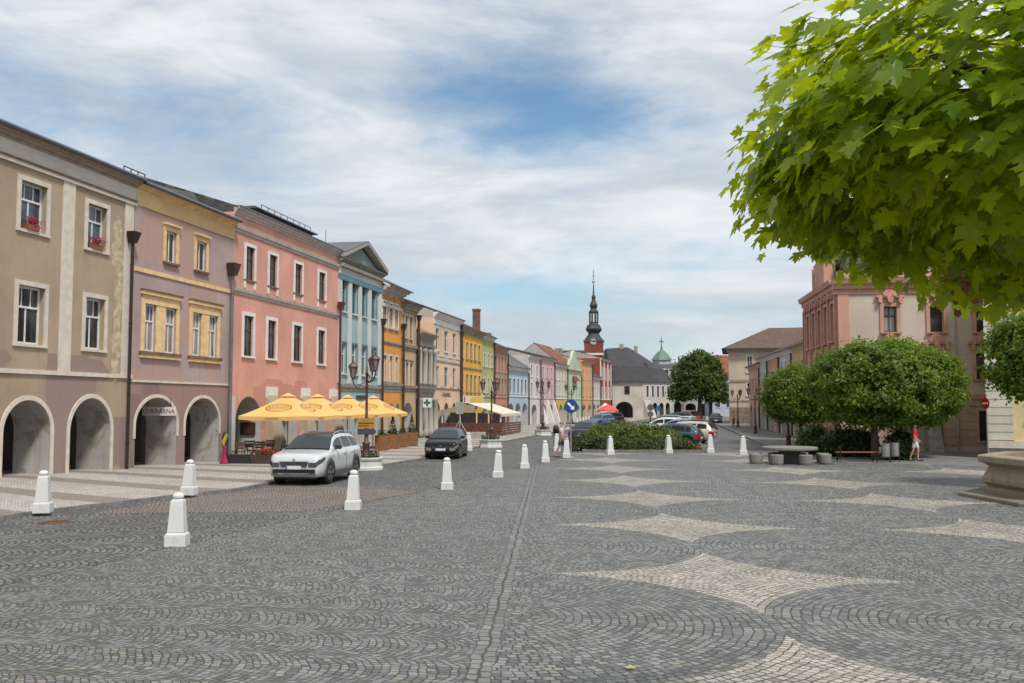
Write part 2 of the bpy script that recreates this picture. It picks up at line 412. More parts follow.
# ------------------------------------------------------------------ houses
class House:
    def __init__(s, name, label, P0, direc, H, W, group=None, cat='house', depth=11):
        n = math.hypot(*direc); s.d = (direc[0]/n, direc[1]/n); s.P0 = P0; s.W = W; s.H = H; s.depth = depth
        s.root = empty(name, (*P0, 0), math.atan2(s.d[1], s.d[0]), label, cat, group)
        s.ops = []; s.F = None
    def hit(s, px, py):
        kx, kz = ray(px, py)
        u = (kx*s.P0[1]-s.P0[0])/(s.d[0]-kx*s.d[1]); D = s.P0[1]+u*s.d[1]
        return u, CAM_H+kz*D
    def win_px(s, l, r, t, b):
        u0, z1 = s.hit(l, t); _, z0 = s.hit(l, b); u1 = s.hit(r, (t+b)/2)[0]
        u0 = s.hit(l, (t+b)/2)[0]
        o = dict(x0=min(u0,u1), x1=max(u0,u1), z0=z0, z1=z1, arch=0); s.ops.append(o); return o
    def win(s, x0, x1, z0, z1): 
        o = dict(x0=x0, x1=x1, z0=z0, z1=z1, arch=0); s.ops.append(o); return o
    def arch(s, x0, x1, z1, rise, z0=0): 
        o = dict(x0=x0, x1=x1, z0=z0, z1=z1, arch=rise); s.ops.append(o); return o
    def arch_px(s, l, r, t, spring):
        u0 = s.hit(l, 440)[0]; u1 = s.hit(r, 440)[0]; c = (l+r)/2
        zt = s.hit(c, t)[1]; zs = s.hit(c, spring)[1]
        return s.arch(min(u0,u1), max(u0,u1), zt, min(zt-zs, abs(u1-u0)*.56))
    def mb(s): return MB(s.F)
    def wall(s, mat, T=.24, sides=True, name='wall', ops=None, W=None, H=None, z0=0, arcade_h=0):
        ops = s.ops if ops is None else ops; W = W or s.W; H = H or s.H
        mb = s.mb()
        xs = sorted(set([0, W]+[round(o[k],4) for o in ops for k in ('x0','x1')])); xs = [x for x in xs if -1e-6 <= x <= W+1e-6]
        zs = sorted(set([z0, H]+[round(o[k],4) for o in ops for k in ('z0','z1') if z0 < o[k] < H]))
        for a, b in zip(xs, xs[1:]):
            for c, d in zip(zs, zs[1:]):
                mx, mz = (a+b)/2, (c+d)/2
                if any(o['x0']<mx<o['x1'] and o['z0']<mz<o['z1'] for o in ops): continue
                mb.poly([(a,0,c),(b,0,c),(b,0,d),(a,0,d)])
        for o in ops:
            x0,x1,a,b = o['x0'],o['x1'],o['z0'],o['z1']
            if o['arch']:
                pts = arc_pts(o)
                for p, q in zip(pts, pts[1:]): mb.poly([(p[0],0,p[1]),(q[0],0,q[1]),(q[0],0,b),(p[0],0,b)])
            else:
                lo = [(x0,a),(x0,b),(x1,b),(x1,a),(x0,a)]
                for p, q in zip(lo, lo[1:]): mb.poly([(p[0],0,p[1]),(p[0],T,p[1]),(q[0],T,q[1]),(q[0],0,q[1])])
        if sides:
            e = .003; y0 = 3.6 if arcade_h else 0
            for x in (e, W-e):
                mb.poly([(x,0,arcade_h),(x,0,H),(x,s.depth,H),(x,s.depth,arcade_h)])
                if arcade_h: mb.poly([(x,y0,z0),(x,y0,arcade_h),(x,s.depth,arcade_h),(x,s.depth,z0)])
            mb.poly([(0,s.depth,z0),(0,s.depth,H),(W,s.depth,H),(W,s.depth,z0)])
        return mb.build(name, mat, s.root)
    def arcade(s, ops, mat, T=1.2, backmat=None, doormat=None, top=None):
        """deep vaulted arches, passage behind with doors"""
        for o in ops:
            mb = s.mb(); pts = [(o['x0'], o['z0'])] + arc_pts(o) + [(o['x1'], o['z0'])]
            for p, q in zip(pts, pts[1:]): mb.poly([(p[0],0,p[1]),(p[0],T,p[1]),(q[0],T,q[1]),(q[0],0,q[1])])
            mb.build('arcade_vault', mat, s.root)
        top = top or max(o['z1'] for o in ops)+.25
        mb = s.mb(); e = .004
        mb.poly([(e,3.6,0),(s.W-e,3.6,0),(s.W-e,3.6,top),(e,3.6,top)]); mb.poly([(e,T,top),(e,3.6,top),(s.W-e,3.6,top),(s.W-e,T,top)])
        xs = [0]+[x for o in sorted(ops, key=lambda o:o['x0']) for x in (o['x0'],o['x1'])]+[s.W]
        for a, b in zip(xs[::2], xs[1::2]):
            if b-a > .02: mb.poly([(max(a,e),T,0),(min(b,s.W-e),T,0),(min(b,s.W-e),T,top),(max(a,e),T,top)])
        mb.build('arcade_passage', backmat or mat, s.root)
        for o in ops:
            c = (o['x0']+o['x1'])/2
            mb = s.mb(); mb.box(c-1.0, c+1.0, 3.5, 3.58, 0, 2.5); mb.box(c-.85, c-.05, 3.47, 3.5, .2, 2.3); mb.box(c+.05, c+.85, 3.47, 3.5, .2, 2.3)
            mb.build('door', doormat or M_DOOR, s.root)
    def archivolt(s, ops, mat, w=.16, pr=.035, name='arch_moulding', z0=None):
        for o in ops:
            mb = s.mb(); zz = o['z0'] if z0 is None else z0
            pts = [(o['x0'], zz)] + arc_pts(o, 20) + [(o['x1'], zz)]
            cx = (o['x0']+o['x1'])/2; hw = (o['x1']-o['x0'])/2; zs = o['z1']-o['arch']
            def outp(p):
                if p[1] <= zs+1e-6: return (p[0] + (-w if p[0] < cx else w), p[1])
                k = (hw+w)/hw; kz = (o['arch']+w)/o['arch']
                return (cx+(p[0]-cx)*k, zs+(p[1]-zs)*kz)
            op = [outp(p) for p in pts]
            for (p, q), (P, Q) in zip(zip(pts, pts[1:]), zip(op, op[1:])):
                mb.poly([(p[0],-pr,p[1]),(q[0],-pr,q[1]),(Q[0],-pr,Q[1]),(P[0],-pr,P[1])])
                mb.poly([(P[0],-pr,P[1]),(Q[0],-pr,Q[1]),(Q[0],.01,Q[1]),(P[0],.01,P[1])])
                mb.poly([(p[0],-pr,p[1]),(p[0],.01,p[1]),(q[0],.01,q[1]),(q[0],-pr,q[1])])
            mb.build(name, mat, s.root)
    def band(s, name, mat, z0, z1, pr=.06, x0=0, x1=None):
        x1 = s.W if x1 is None else x1
        mb = s.mb(); mb.box(x0+.005, x1-.005, -pr, .02, z0, z1); return mb.build(name, mat, s.root)
    def cornice(s, mat, z0, z1, pr=.35, name='cornice', steps=3, x0=0, x1=None, capmat=None):
        x1 = s.W if x1 is None else x1
        mb = s.mb()
        for k in range(steps):
            a = z0+(z1-z0)*k/steps; b = z0+(z1-z0)*(k+1)/steps; p = pr*((k+1)/steps)**1.4
            mb.frus((x0+.006+.002*k, x1-.006-.002*k, -p*.8, .02, a), (x0+.006+.002*k, x1-.006-.002*k, -p, .02, b))
        o = mb.build(name, mat, s.root)
        if capmat:
            c = s.mb(); c.box(x0+.02, x1-.02, -pr-.06, .02, z1+.003, z1+.05); c.build('cornice_flashing', capmat, s.root)
        return o
    def window(s, o, frame, pane, style='cross', T=.24, sill=None, surround=None, sw=.14, spr=.05, hood=None, low=0, sillpr=.12, fw=.07):
        x0,x1,z0,z1 = o['x0'],o['x1'],o['z0'],o['z1']; W = x1-x0; H = z1-z0
        mb = s.mb(); y0, y1 = T-.09, T-.03; f = min(fw, W*.1); m = f*.75
        mb.box(x0, x0+f, y0, y1, z0, z1); mb.box(x1-f, x1, y0, y1, z0, z1)
        mb.box(x0+f, x1-f, y0, y1, z0, z0+f); mb.box(x0+f, x1-f, y0, y1, z1-f, z1)
        yb, yc = y0+.008, y1-.008; cx = (x0+x1)/2; zt = z0+H*.64
        if style in ('cross', 'panes'): mb.box(x0+f, x1-f, y0-.012, yc, zt-m*.6, zt+m*.6); mb.box(cx-m/2, cx+m/2, yb, yc, z0+f, zt-m*.6)
        if style == 'cross': mb.box(cx-m/2, cx+m/2, yb, yc, zt+m*.6, z1-f)
        if style == 'panes':
            for k in (1, 2): 
                xx = x0+W*k/3; mb.box(xx-m*.35, xx+m*.35, yb, yc, zt+m*.6, z1-f)
        if style == 'mullion': mb.box(cx-m/2, cx+m/2, yb, yc, z0+f, z1-f)
        w = mb.build('window', frame, s.root)
        pb = s.mb(); pb.poly([(x0+f*.5,T-.06,z0+f*.5),(x1-f*.5,T-.06,z0+f*.5),(x1-f*.5,T-.06,z1-f*.5),(x0+f*.5,T-.06,z1-f*.5)])
        pb.build('pane', pane, w)
        if surround:
            b = s.mb(); b.box(x0-sw, x0, -spr, .02, z0-low, z1); b.box(x1, x1+sw, -spr, .02, z0-low, z1); b.box(x0-sw, x1+sw, -spr-.003, .02, z1, z1+sw)
            b.build('surround', surround, w)
        if sill:
            b = s.mb(); b.box(x0-sw*1.1, x1+sw*1.1, -sillpr, T-.09, z0-.09-.002, z0-.002 if not low else z0-.004); b.build('sill', sill, w)
        if hood:
            b = s.mb(); hz = z1+sw+.006; b.box(x0-sw*1.3, x1+sw*1.3, -.16, .02, hz+.05, hz+.12); b.box(x0-sw*1.1, x1+sw*1.1, -.09, .02, hz, hz+.05); b.build('hood', hood, w)
        return w
    def roof(s, mat, slope=20, over=.4, ridge=None, z=None, name='roof', x0=0, x1=None, th=.1, y0=0, gmat=None):
        x1 = s.W if x1 is None else x1
        ridge = ridge or s.depth/2; z = s.H if z is None else z; t = math.tan(math.radians(slope))
        mb = s.mb(); za = z+.06; zr = za+t*(ridge-y0+over)
        pr = [(y0-over, za), (ridge, zr), (s.depth, zr-t*(s.depth-ridge)), (s.depth, zr-t*(s.depth-ridge)-th), (ridge, zr-th), (y0-over, za-th)]
        a = [mb.vert((x0+.01, y, q)) for y, q in pr]; b = [mb.vert((x1-.01, y, q)) for y, q in pr]; n = len(pr)
        for k in range(n): mb.face((a[k], b[k], b[(k+1)%n], a[(k+1)%n]))
        for r in (a, b): mb.face((r[0], r[1], r[4], r[5])); mb.face((r[1], r[2], r[3], r[4]))
        # gable ends close the roof space
        zl = min(z, s.H)-.02
        for x in (x0+.015, x1-.015):
            gb = s.mb(); gb.poly([(x, y0, zl), (x, y0, za), (x, ridge, zr-.05), (x, s.depth-.05, max(z, zr-t*(s.depth-ridge)-.05)), (x, s.depth-.05, zl)]); gb.build('gable_end', gmat or plaster('gable_plaster', (.46,.43,.39), seed=44), s.root)
        return mb.build(name, mat, s.root)
    def gutter(s, mat, z=None, over=.46, x0=0, x1=None):
        x1 = s.W if x1 is None else x1
        z = (s.H if z is None else z); mb = s.mb(); mb.tube([(x0+.02,-over,z+.02),(x1-.02,-over,z+.02)], .07, 6); return mb.build('gutter', mat, s.root)
    def downpipe(s, x, ztop, mat, hop=True, z0=0, y=-.14, r=.06, eave=None):
        mb = s.mb()
        if hop: mb.frus((x-.11, x+.11, y-.11, y+.1, ztop-.42), (x-.23, x+.23, y-.22, y+.12, ztop)); mb.tube([(x,y,z0),(x,y,ztop-.42)], r, 8)
        else: mb.tube([(x,y,z0),(x,y,ztop)], r, 8)
        if eave: mb.tube([(x,y,ztop-.02),(x,y,eave-.5),(x,y-.28,eave)], r*.9, 8)
        for q in np.arange(z0+1, ztop-.6, 2.2): mb.tube([(x,y,q),(x,y,q+.06)], r+.015, 8)
        o = mb.build('downpipe', mat, s.root); return o
def arc_pts(o, n=16):
    cx = (o['x0']+o['x1'])/2; a = (o['x1']-o['x0'])/2; zs = o['z1']-o['arch']
    return [(cx-a*math.cos(PI*k/n), zs+o['arch']*math.sin(PI*k/n)) for k in range(n+1)]

M_DOOR = plain('dark_door_wood', (.035,.025,.018), .5, var=.3)
M_WHITE = plain('white_paint', (.68,.67,.65), .5, var=.08)
M_CREAMP = plain('cream_trim', (.60,.53,.45), .75, var=.1)
M_YELT = plain('yellow_trim', (.70,.49,.25), .75, var=.14)
M_BRSILL = plain('brown_sill', (.16,.10,.06), .7, var=.3)
M_DBROWN = plain('dark_brown_frame', (.045,.028,.02), .4)
M_PIPE = plain('dark_brown_pipe', (.035,.023,.018), .45, metal=.3)
M_GPIPE = plain('grey_pipe', (.16,.18,.21), .45, metal=.4)
M_COPPER = plain('copper_pipe', (.12,.045,.03), .5, metal=.4)
M_STONE = plain('grey_stone', (.30,.285,.26), .8, var=.2, scale=3, bump=.3)
M_BRSTONE = plain('brown_stone', (.30,.25,.19), .85, var=.2, scale=2, bump=.3)
M_ROOFG = roofmat('grey_sheet_roof', (.10,.105,.115), .5, True)
M_ROOFD = roofmat('dark_slate_roof', (.055,.055,.062), .25)
M_ROOFB = roofmat('brown_tile_roof', (.12,.075,.055), .28)
M_ROOFR = roofmat('red_tile_roof', (.22,.075,.045), .28)
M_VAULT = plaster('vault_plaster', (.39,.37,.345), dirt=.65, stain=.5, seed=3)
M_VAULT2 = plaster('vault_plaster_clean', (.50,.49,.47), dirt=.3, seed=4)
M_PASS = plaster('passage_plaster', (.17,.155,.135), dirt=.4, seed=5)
G_D = glass('window_glass'); G_C = glass('window_glass_curtained', curtain=.85); G_B = glass('window_glass_blue', (.03,.045,.065), curtain=.3)

DIR_L = (.1895, 1.0)
def PL(px): d = 19950/(692-px); return (-21.0+.1895*d, d)
def dist(a, b): return math.hypot(a[0]-b[0], a[1]-b[1])
ROW_L = 'arcaded houses along the left side of the square'
def left_house(name, label, pa, pb, H, **k): return House(name, label, PL(pa), DIR_L, H, dist(PL(pa), PL(pb)), ROW_L, **k)

def geranium(h, x, z, w=.62):
    """flower box hung on the sill"""
    c = math.cos(h.root.rotation_euler.z); s = math.sin(h.root.rotation_euler.z)
    lx, ly = x, -.03
    r = empty('geranium_box', (h.P0[0]+lx*c-ly*s, h.P0[1]+lx*s+ly*c, z), h.root.rotation_euler.z)
    mb = MB(); mb.frus((-w/2+.03,w/2-.03,-.08,.08,0),(-w/2,w/2,-.1,.1,.17)); mb.build('box', plain('terracotta', (.32,.10,.055), .8), r)
    n = 420; p = RNG.normal(size=(n,3))*np.array([w*.27,.075,.075])+np.array([0,-.02,.26])
    leaf_cloud('leaves', p[:200], .05, leafmat('geranium_leaf', (.02,.05,.012), (.05,.11,.025)), r)
    leaf_cloud('blossoms', p[200:]+np.array([0,-.03,.06]), .05, leafmat('geranium_flower', (.35,.008,.05), (.6,.02,.12), .2), r)  # geranium flower heads: loose red petal faces, no foliage in this mesh
    return r

def leaf_cloud(name, P, size, mat, parent=None, up=.3, out=None, jitter=.35, aspect=.62):
    """one small kite shaped leaf per point; out = outward directions"""
    n = len(P); nr = RNG.normal(size=(n,3)); 
    if out is not None: nr = nr*.55 + out
    nr[:,2] += up; nr /= np.linalg.norm(nr,axis=1)[:,None]
    t = RNG.normal(size=(n,3)); t -= nr*(t*nr).sum(1)[:,None]; t /= np.linalg.norm(t,axis=1)[:,None]
    b = np.cross(nr, t); s = size*(1+jitter*(RNG.random(n)*2-1)); s = s[:,None]
    v = np.stack([P-t*s*.55, P+b*s*aspect*.5-nr*s*.08, P+t*s*.6-nr*s*.12, P-b*s*aspect*.5-nr*s*.08], 1).reshape(-1,3)
    f = np.arange(n*4).reshape(n,4)
    return np_mesh(name, v, f, mat, parent)
# ---- 1 beige house
h = left_house('town_house', 'beige brown arcaded house with geranium boxes and white pilaster strips', -75, 131, 10.8)
P_BE = plaster('beige_render', (.375,.29,.205), patch=(.28,.205,.185), patch_z=4.3, dirt=.25, seed=1)
up = [h.win_px(20,46.5,179,228), h.win_px(87,106.5,202.5,247.5)]; lo = [h.win_px(17,44,284,343), h.win_px(84.5,104,296.5,348.5)]
sp_ = up[1]['x0']-up[0]['x0']
for a, L in ((up[0], up), (lo[0], lo)): L.append(h.win(a['x0']-sp_, a['x1']-sp_, a['z0'], a['z1']))
ar = [h.arch_px(2,50,400,432), h.arch_px(69,110,398,431)]; w_ = ar[1]['x0']-ar[0]['x0']
ar.append(h.arch(max(.3, ar[0]['x0']-w_), ar[0]['x1']-w_, ar[0]['z1'], ar[0]['arch']))
h.wall(P_BE, T=.27, arcade_h=3.3)
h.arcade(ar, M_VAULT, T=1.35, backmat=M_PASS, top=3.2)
h.archivolt(ar, M_CREAMP, w=.15)
for o in up+lo: h.window(o, M_WHITE, G_B if o in up else G_D, 'panes', T=.27, surround=M_CREAMP, sill=M_CREAMP, sw=.15, sillpr=.07)
M_FRZ = plaster('grey_white_frieze', (.60,.55,.48), dirt=.15, seed=2)
zf = h.hit(130, 201)[1]
h.band('string_course', M_CREAMP, 3.60, 3.74, .07)
h.band('frieze', M_FRZ, zf+.1, 10.8, .04); h.band('frieze_moulding', M_CREAMP, zf-.12, zf+.0, .09); h.band('dark_ledge', M_BRSILL, zf+.01, zf+.06, .13)
M_TAUPE = plain('taupe_cornice', (.33,.26,.20), .8, var=.12)
h.cornice(M_TAUPE, 10.8, 11.08, .34)
for a, b in ((59.5,71.5),(122.5,131)):
    u0, u1 = h.hit(a,300)[0], min(h.W-.02, h.hit(b,300)[0]); h.band('pilaster', M_CREAMP, 3.745, zf-.125, .04, u0, u1)
h.roof(M_ROOFG, 19, z=11.06, over=.42); h.gutter(M_GPIPE, z=11.08, over=.42)
u, zh = h.hit(131, 233); h.downpipe(h.W-.42, zh, M_PIPE, z0=.2, y=-.2)
mb = MB(); mb.frus((h.W-7.2,h.W-6.0,1.2,3.2,11.3),(h.W-7.2,h.W-6.0,1.5,3.2,12.3)); mb.build('roof_hatch', M_ROOFG, h.root)
for o, lb in ((up[0],'terracotta box of red geraniums on the leftmost upper window of the beige house'),(up[1],'terracotta box of red geraniums on the beige house window nearest the downpipe')):
    g = geranium(h, o['x0']+.52, o['z0']+.005); tag(g, lb, 'flower box', 'geranium boxes on the beige house')
# painted plaster repairs by the downpipe
mb = MB()
for k in range(7):
    zz = 9.0-k*.85; ww = random.uniform(.22,.5); x0 = h.W-.95+random.uniform(-.2,.1)
    pts = [(x0+ww*math.cos(q*PI/5)*random.uniform(.7,1.2), -.006-.001*k, zz+.6*math.sin(q*PI/5)*random.uniform(.7,1.2)) for q in range(10)]
    mb.poly(pts[::1])
mb.build('bare_plaster_patch', plain('bare_plaster', (.47,.38,.26), .95, var=.3, scale=4, bump=.4), h.root)
H_BEIGE = h

# ---- 2 mauve house
h = left_house('town_house', 'mauve arcaded house with yellow window surrounds and yellow frieze', 131, 231, 10.75)
P_MA = plaster('mauve_render', (.41,.31,.30), patch=(.44,.29,.24), patch_z=99, dirt=.22, seed=7)
P_MD = plaster('mauve_base_render', (.26,.175,.165), patch=(.31,.21,.185), dirt=.35, seed=8)
up = [h.win_px(165.5,176,230,261.5), h.win_px(196,206,240.4,268.5)]
lo = [h.win_px(143.4,155.4,303,351), h.win_px(164.3,175.6,308,354), h.win_px(191.3,200.8,312.4,356), h.win_px(208,216.8,316.5,358)]
for o in lo: o['z0'] = lo[0]['z0']; o['z1'] = lo[0]['z1']
for o in up: o['z0'] = up[0]['z0']; o['z1'] = up[0]['z1']
ar = [h.arch_px(134.6,176,397.5,425), h.arch_px(184.7,218.4,398,424)]
for o in ar: o['z1'] = ar[0]['z1']
h.wall(P_MA, T=.17, arcade_h=3.2)
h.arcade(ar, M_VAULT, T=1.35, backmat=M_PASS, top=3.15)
h.archivolt(ar, M_CREAMP, w=.13, z0=1.35)
for o in up: h.window(o, M_WHITE, G_D, 'mullion', T=.17, surround=M_YELT, sill=M_BRSILL, sw=.16, hood=M_YELT)
for a, b in ((lo[0],lo[1]),(lo[2],lo[3])):
    for o in (a, b): h.window(o, M_WHITE, G_C, 'panes', T=.17)
    z0, z1 = a['z0'], a['z1']; e = .17
    mb = h.mb(); mb.box(a['x0']-e, a['x0'], -.07, .02, z0, z1); mb.box(a['x1'], b['x0'], -.05, .02, z0, z1); mb.box(b['x1'], b['x1']+e, -.07, .02, z0, z1)
    mb.box(a['x0']-e, b['x1']+e, -.075, .02, z1, z1+.34); mb.box(a['x0']-e-.08, b['x1']+e+.08, -.16, .02, z1+.343, z1+.48); mb.build('double_surround', M_YELT, h.root)
    mb = h.mb(); mb.box(a['x0']-e-.1, b['x1']+e+.1, -.2, .02, z1+.484, z1+.54); mb.box(a['x0']-e-.1, b['x1']+e+.1, -.16, .02, z0-.12, z0-.004); mb.build('ledge', M_BRSILL, h.root)
    mb = h.mb(); mb.box(a['x0']-e-.06, b['x1']+e+.06, -.12, .02, z0-.25, z0-.124); mb.build('sill', M_YELT, h.root)
h.band('string_course', M_YELT, 7.68, 7.84, .05); h.band('base_moulding', M_CREAMP, 3.48, 3.56, .05)
# darker ground floor coat with the arches cut out
gm = h.mb(); xs = [0.004]+[x for o in ar for x in (o['x0'],o['x1'])]+[h.W-.004]
for a, b in zip(xs[::2], xs[1::2]): gm.poly([(a,-.004,0),(b,-.004,0),(b,-.004,3.48),(a,-.004,3.48)])
for o in ar:
    for p, q in zip(arc_pts(o), arc_pts(o)[1:]): gm.poly([(p[0],-.004,p[1]),(q[0],-.004,q[1]),(q[0],-.004,3.48),(p[0],-.004,3.48)])
    zs = o['z1']-o['arch']
gm.build('ground_floor_coat', P_MD, h.root)
P_YF = plaster('yellow_frieze', (.70,.485,.25), dirt=.25, seed=9)
h.band('frieze', P_YF, 10.2, 10.75, .05); h.cornice(M_YELT, 10.75, 11.0, .32)
h.roof(M_ROOFG, 18, z=10.98, over=.42); h.gutter(M_GPIPE, z=11.0, over=.42)
u, zh = h.hit(233.5, 265); h.downpipe(h.W-.40, zh, M_GPIPE, hop=False, z0=.05, y=-.2, r=.075)
mb = MB(); mb.frus((h.W-.57,h.W-.23,-.34,-.06,zh-.55),(h.W-.70,h.W-.10,-.46,-.04,zh)); mb.build('pipe_hopper', M_DBROWN, h.root)
mb = MB(); x1 = h.W-.05; x0 = h.W-4.6
mb.poly([(x0,1.8,11.3),(x1,1.2,11.3),(x1,2.0,12.4),(x0+1.2,2.4,12.2)]); mb.poly([(x0+1.2,2.4,12.2),(x1,2.0,12.4),(x1,6,12.8),(x0+1.2,6,12.6)]); mb.poly([(x0,1.8,11.3),(x0+1.2,2.4,12.2),(x0+1.2,6,12.6),(x0,6,11.5)])
mb.build('steep_roof_slope', plain('old_dark_roof', (.075,.068,.06), .9, var=.3, bump=.4), h.root)
mb = MB()
for k in range(4): mb.tube([(h.W-5.6+k*.5,2.0,11.3),(h.W-5.6+k*.5,2.0,12.35)], .025, 5)
mb.tube([(h.W-5.6,2.0,12.33),(h.W-4.1,2.0,12.33)], .025, 5); mb.build('roof_railing', M_PIPE, h.root)
# hanging shop sign under the first arch
o = ar[0]; mx = (o['x0']+o['x1'])/2
c_, s_ = math.cos(h.root.rotation_euler.z), math.sin(h.root.rotation_euler.z)
lx, ly = mx+.75, .35
sg = empty('hanging_sign', (h.P0[0]+lx*c_-ly*s_, h.P0[1]+lx*s_+ly*c_, 2.36), h.root.rotation_euler.z-PI/2, 'white shop sign with dark and red letters hanging under the mauve house arch', 'sign')
mb = MB(); mb.box(-.72,.72,-.03,.03,-.17,.17); mb.build('sign_board', M_WHITE, sg)
mb = MB(); mb.tube([(-.5,0,.17),(-.5,0,.75)], .012, 5); mb.tube([(.5,0,.17),(.5,0,.55)], .012, 5); mb.build('hanger', M_PIPE, sg)
RX = Matrix.Rotation(PI/2, 4, 'X')
lettering('letters', 'CUKR\u00c1RNA', .26, plain('sign_red', (.30,.02,.02), .5), sg, Matrix.Translation((0,-.034,-.01)) @ RX)
H_MAUVE = h

# ---- 3 pink house
h = left_house('town_house', 'pink three storey house with white framed windows behind the yellow parasols', 231, 337, 11.5)
P_PI = plaster('pink_render', (.62,.32,.255), dirt=.22, patch=(.50,.25,.205), patch_z=3.9, seed=11)
up = [h.win_px(245.6,254.2,245.6,279), h.win_px(269,276.7,254,286.5), h.win_px(294.7,301.8,263.7,295), h.win_px(318.5,325,272.3,301.8)]
lo = [h.win_px(243.3,252.7,315,355.6), h.win_px(267.3,275.5,320,358.5), h.win_px(293,301,325,362), h.win_px(317.7,324.4,330,364)]
for L in (up, lo):
    for o in L: o['z0'] = L[0]['z0']; o['z1'] = L[0]['z1']
ar = [h.arch_px(235,260.7,396.4,424), h.arch_px(277,297,399,424), h.arch_px(309,325,400,424)]
for o in ar: o['z1'] = 3.0; o['arch'] = 1.15
h.wall(P_PI, T=.17, arcade_h=3.2); h.arcade(ar, M_VAULT2, T=1.2, backmat=M_VAULT2, top=3.15)
for o in up: h.window(o, M_DBROWN, G_D, 'cross', T=.17, surround=M_WHITE, sill=M_BRSILL, sw=.15, low=.42, sillpr=.06)
for o in lo: h.window(o, M_DBROWN, G_D, 'cross', T=.17, surround=M_WHITE, sill=M_WHITE, sw=.17, sillpr=.1)
M_PGREY = plain('grey_moulding', (.44,.405,.375), .8, var=.14)
h.cornice(M_PGREY, 7.72, 8.0, .14, 'string_cornice', 2); h.cornice(M_PGREY, 10.62, 10.92, .16, 'attic_cornice', 2); h.cornice(M_PGREY, 11.4, 11.75, .28, capmat=M_GPIPE)
for k, (a, b) in enumerate(((265.5,275.5),(300.5,308.5),(329,336.5))):
    u0 = h.hit(a,420)[0]; u1 = min(h.W-.05, h.hit(b,420)[0]); mb = h.mb()
    mb.prism([(u0,.02,0),(u0,-.75,0),(u0,-.28,2.1),(u0,-.06,3.3),(u0,.02,3.3)], (u1-u0,0,0)); mb.build('buttress', plaster('buttress_stone', (.45,.38,.29), dirt=.5, seed=12), h.root)
    mb = h.mb(); mb.box(u0-.02, u1+.02, -.10, .02, 2.95, 3.5); mb.build('white_pier_patch', M_WHITE, h.root)
mb = h.mb(); mb.box(.02, ar[0]['x0']-.02, -.012, .01, .3, 3.0); mb.build('white_pier_patch', plaster('white_patch', (.55,.53,.50), seed=13), h.root)
h.roof(M_ROOFG, 18, z=11.7, over=.2, gmat=plain('old_dark_roof', (.075,.068,.06), .9, var=.3, bump=.4))
mb = MB(); mb.box(h.W*.30, h.W*.86, .9, 5.5, 11.8, 12.45); mb.frus((h.W*.28,h.W*.88,.6,5.5,12.45),(h.W*.28,h.W*.88,.75,5.5,12.57)); mb.build('roof_light', M_ROOFG, h.root)
mb = MB()
for k in range(9): x = h.W*(.33+.06*k); mb.tube([(x,.75,12.55),(x,.75,12.75)], .02, 5)
mb.tube([(h.W*.33,.75,12.74),(h.W*.81,.75,12.74)], .02, 5); mb.build('roof_railing', M_PIPE, h.root)
u, zh = h.hit(337, 302); h.downpipe(h.W-.03, zh, M_COPPER, z0=.05, y=-.2, r=.07)
H_PINK = h

# ---- 4 blue house
h = left_house('town_house', 'light blue house with white pilasters and a triangular pediment', 337, 380, 11.0)
P_BL = plaster('blue_render', (.31,.43,.45), dirt=.25, seed=15); P_BLW = plaster('pale_trim', (.56,.57,.55), dirt=.2, seed=16); P_BLD = plain('deep_blue_trim', (.10,.20,.24), .7)
up = [h.win_px(340.5,346.6,276.7,310.5), h.win_px(352,357,283,314.5), h.win_px(361.7,366.3,287,318), h.win_px(371.6,376,291,321)]
lo = [h.win_px(339.9,346,342,373), h.win_px(351.4,356.7,344.7,374.5), h.win_px(361.7,366.6,346,376), h.win_px(371.3,376,348.5,378)]
for L in (up, lo):
    for o in L: o['z0'] = L[0]['z0']; o['z1'] = L[0]['z1']
ar = [h.arch(.5+k*2.55, 2.3+k*2.55, 2.75, .9) for k in range(3)]
h.wall(P_BL, T=.22, arcade_h=3.1); h.arcade(ar, M_VAULT2, backmat=M_PASS, top=3.0)
for o in up+lo: h.window(o, M_BLF if False else M_WHITE if o in lo else P_BLD, G_D, 'cross', T=.22, surround=P_BLD, sill=P_BLW, sw=.1, spr=.03)
ed = [0]+[(a['x1']+b['x0'])/2 for a, b in zip(up, up[1:])]+[h.W]
for k, x in enumerate(ed):
    w = .24; x = min(max(x, w), h.W-w); h.band('pilaster', P_BLW, 3.9, 10.1, .1, x-w, x+w)
h.cornice(M_STONE, 3.45, 3.85, .18, 'string_cornice', 2); h.band('blue_frieze', P_BLD, 10.1, 10.45, .13); h.band('pale_frieze', P_BLW, 10.46, 10.85, .08)
mb = h.mb()
for k in range(22): x = .15+k*(h.W-.3)/21; mb.box(x-.09, x+.09, -.34, .02, 10.86, 11.08)
mb.build('dentils', M_STONE, h.root)
h.cornice(M_STONE, 11.09, 11.4, .5, x0=-.05, x1=h.W+.05)
pk = 12.75; mb = h.mb(); mb.prism([(.2,-.05,11.42),(h.W-.2,-.05,11.42),(h.W/2,-.05,pk-.25)], (0,.3,0)); mb.build('tympanum', plaster('grey_blue_tympanum', (.22,.28,.29), seed=90), h.root)
mb = h.mb()
for s0, s1 in ((-.1,h.W/2),(h.W+.1,h.W/2)):
    mb.prism([(s0,-.5,11.42),(s1,-.5,pk),(s1,-.5,pk+.22),(s0,-.5,11.66)], (0,.5,0))
mb.build('pediment_moulding', M_STONE, h.root)
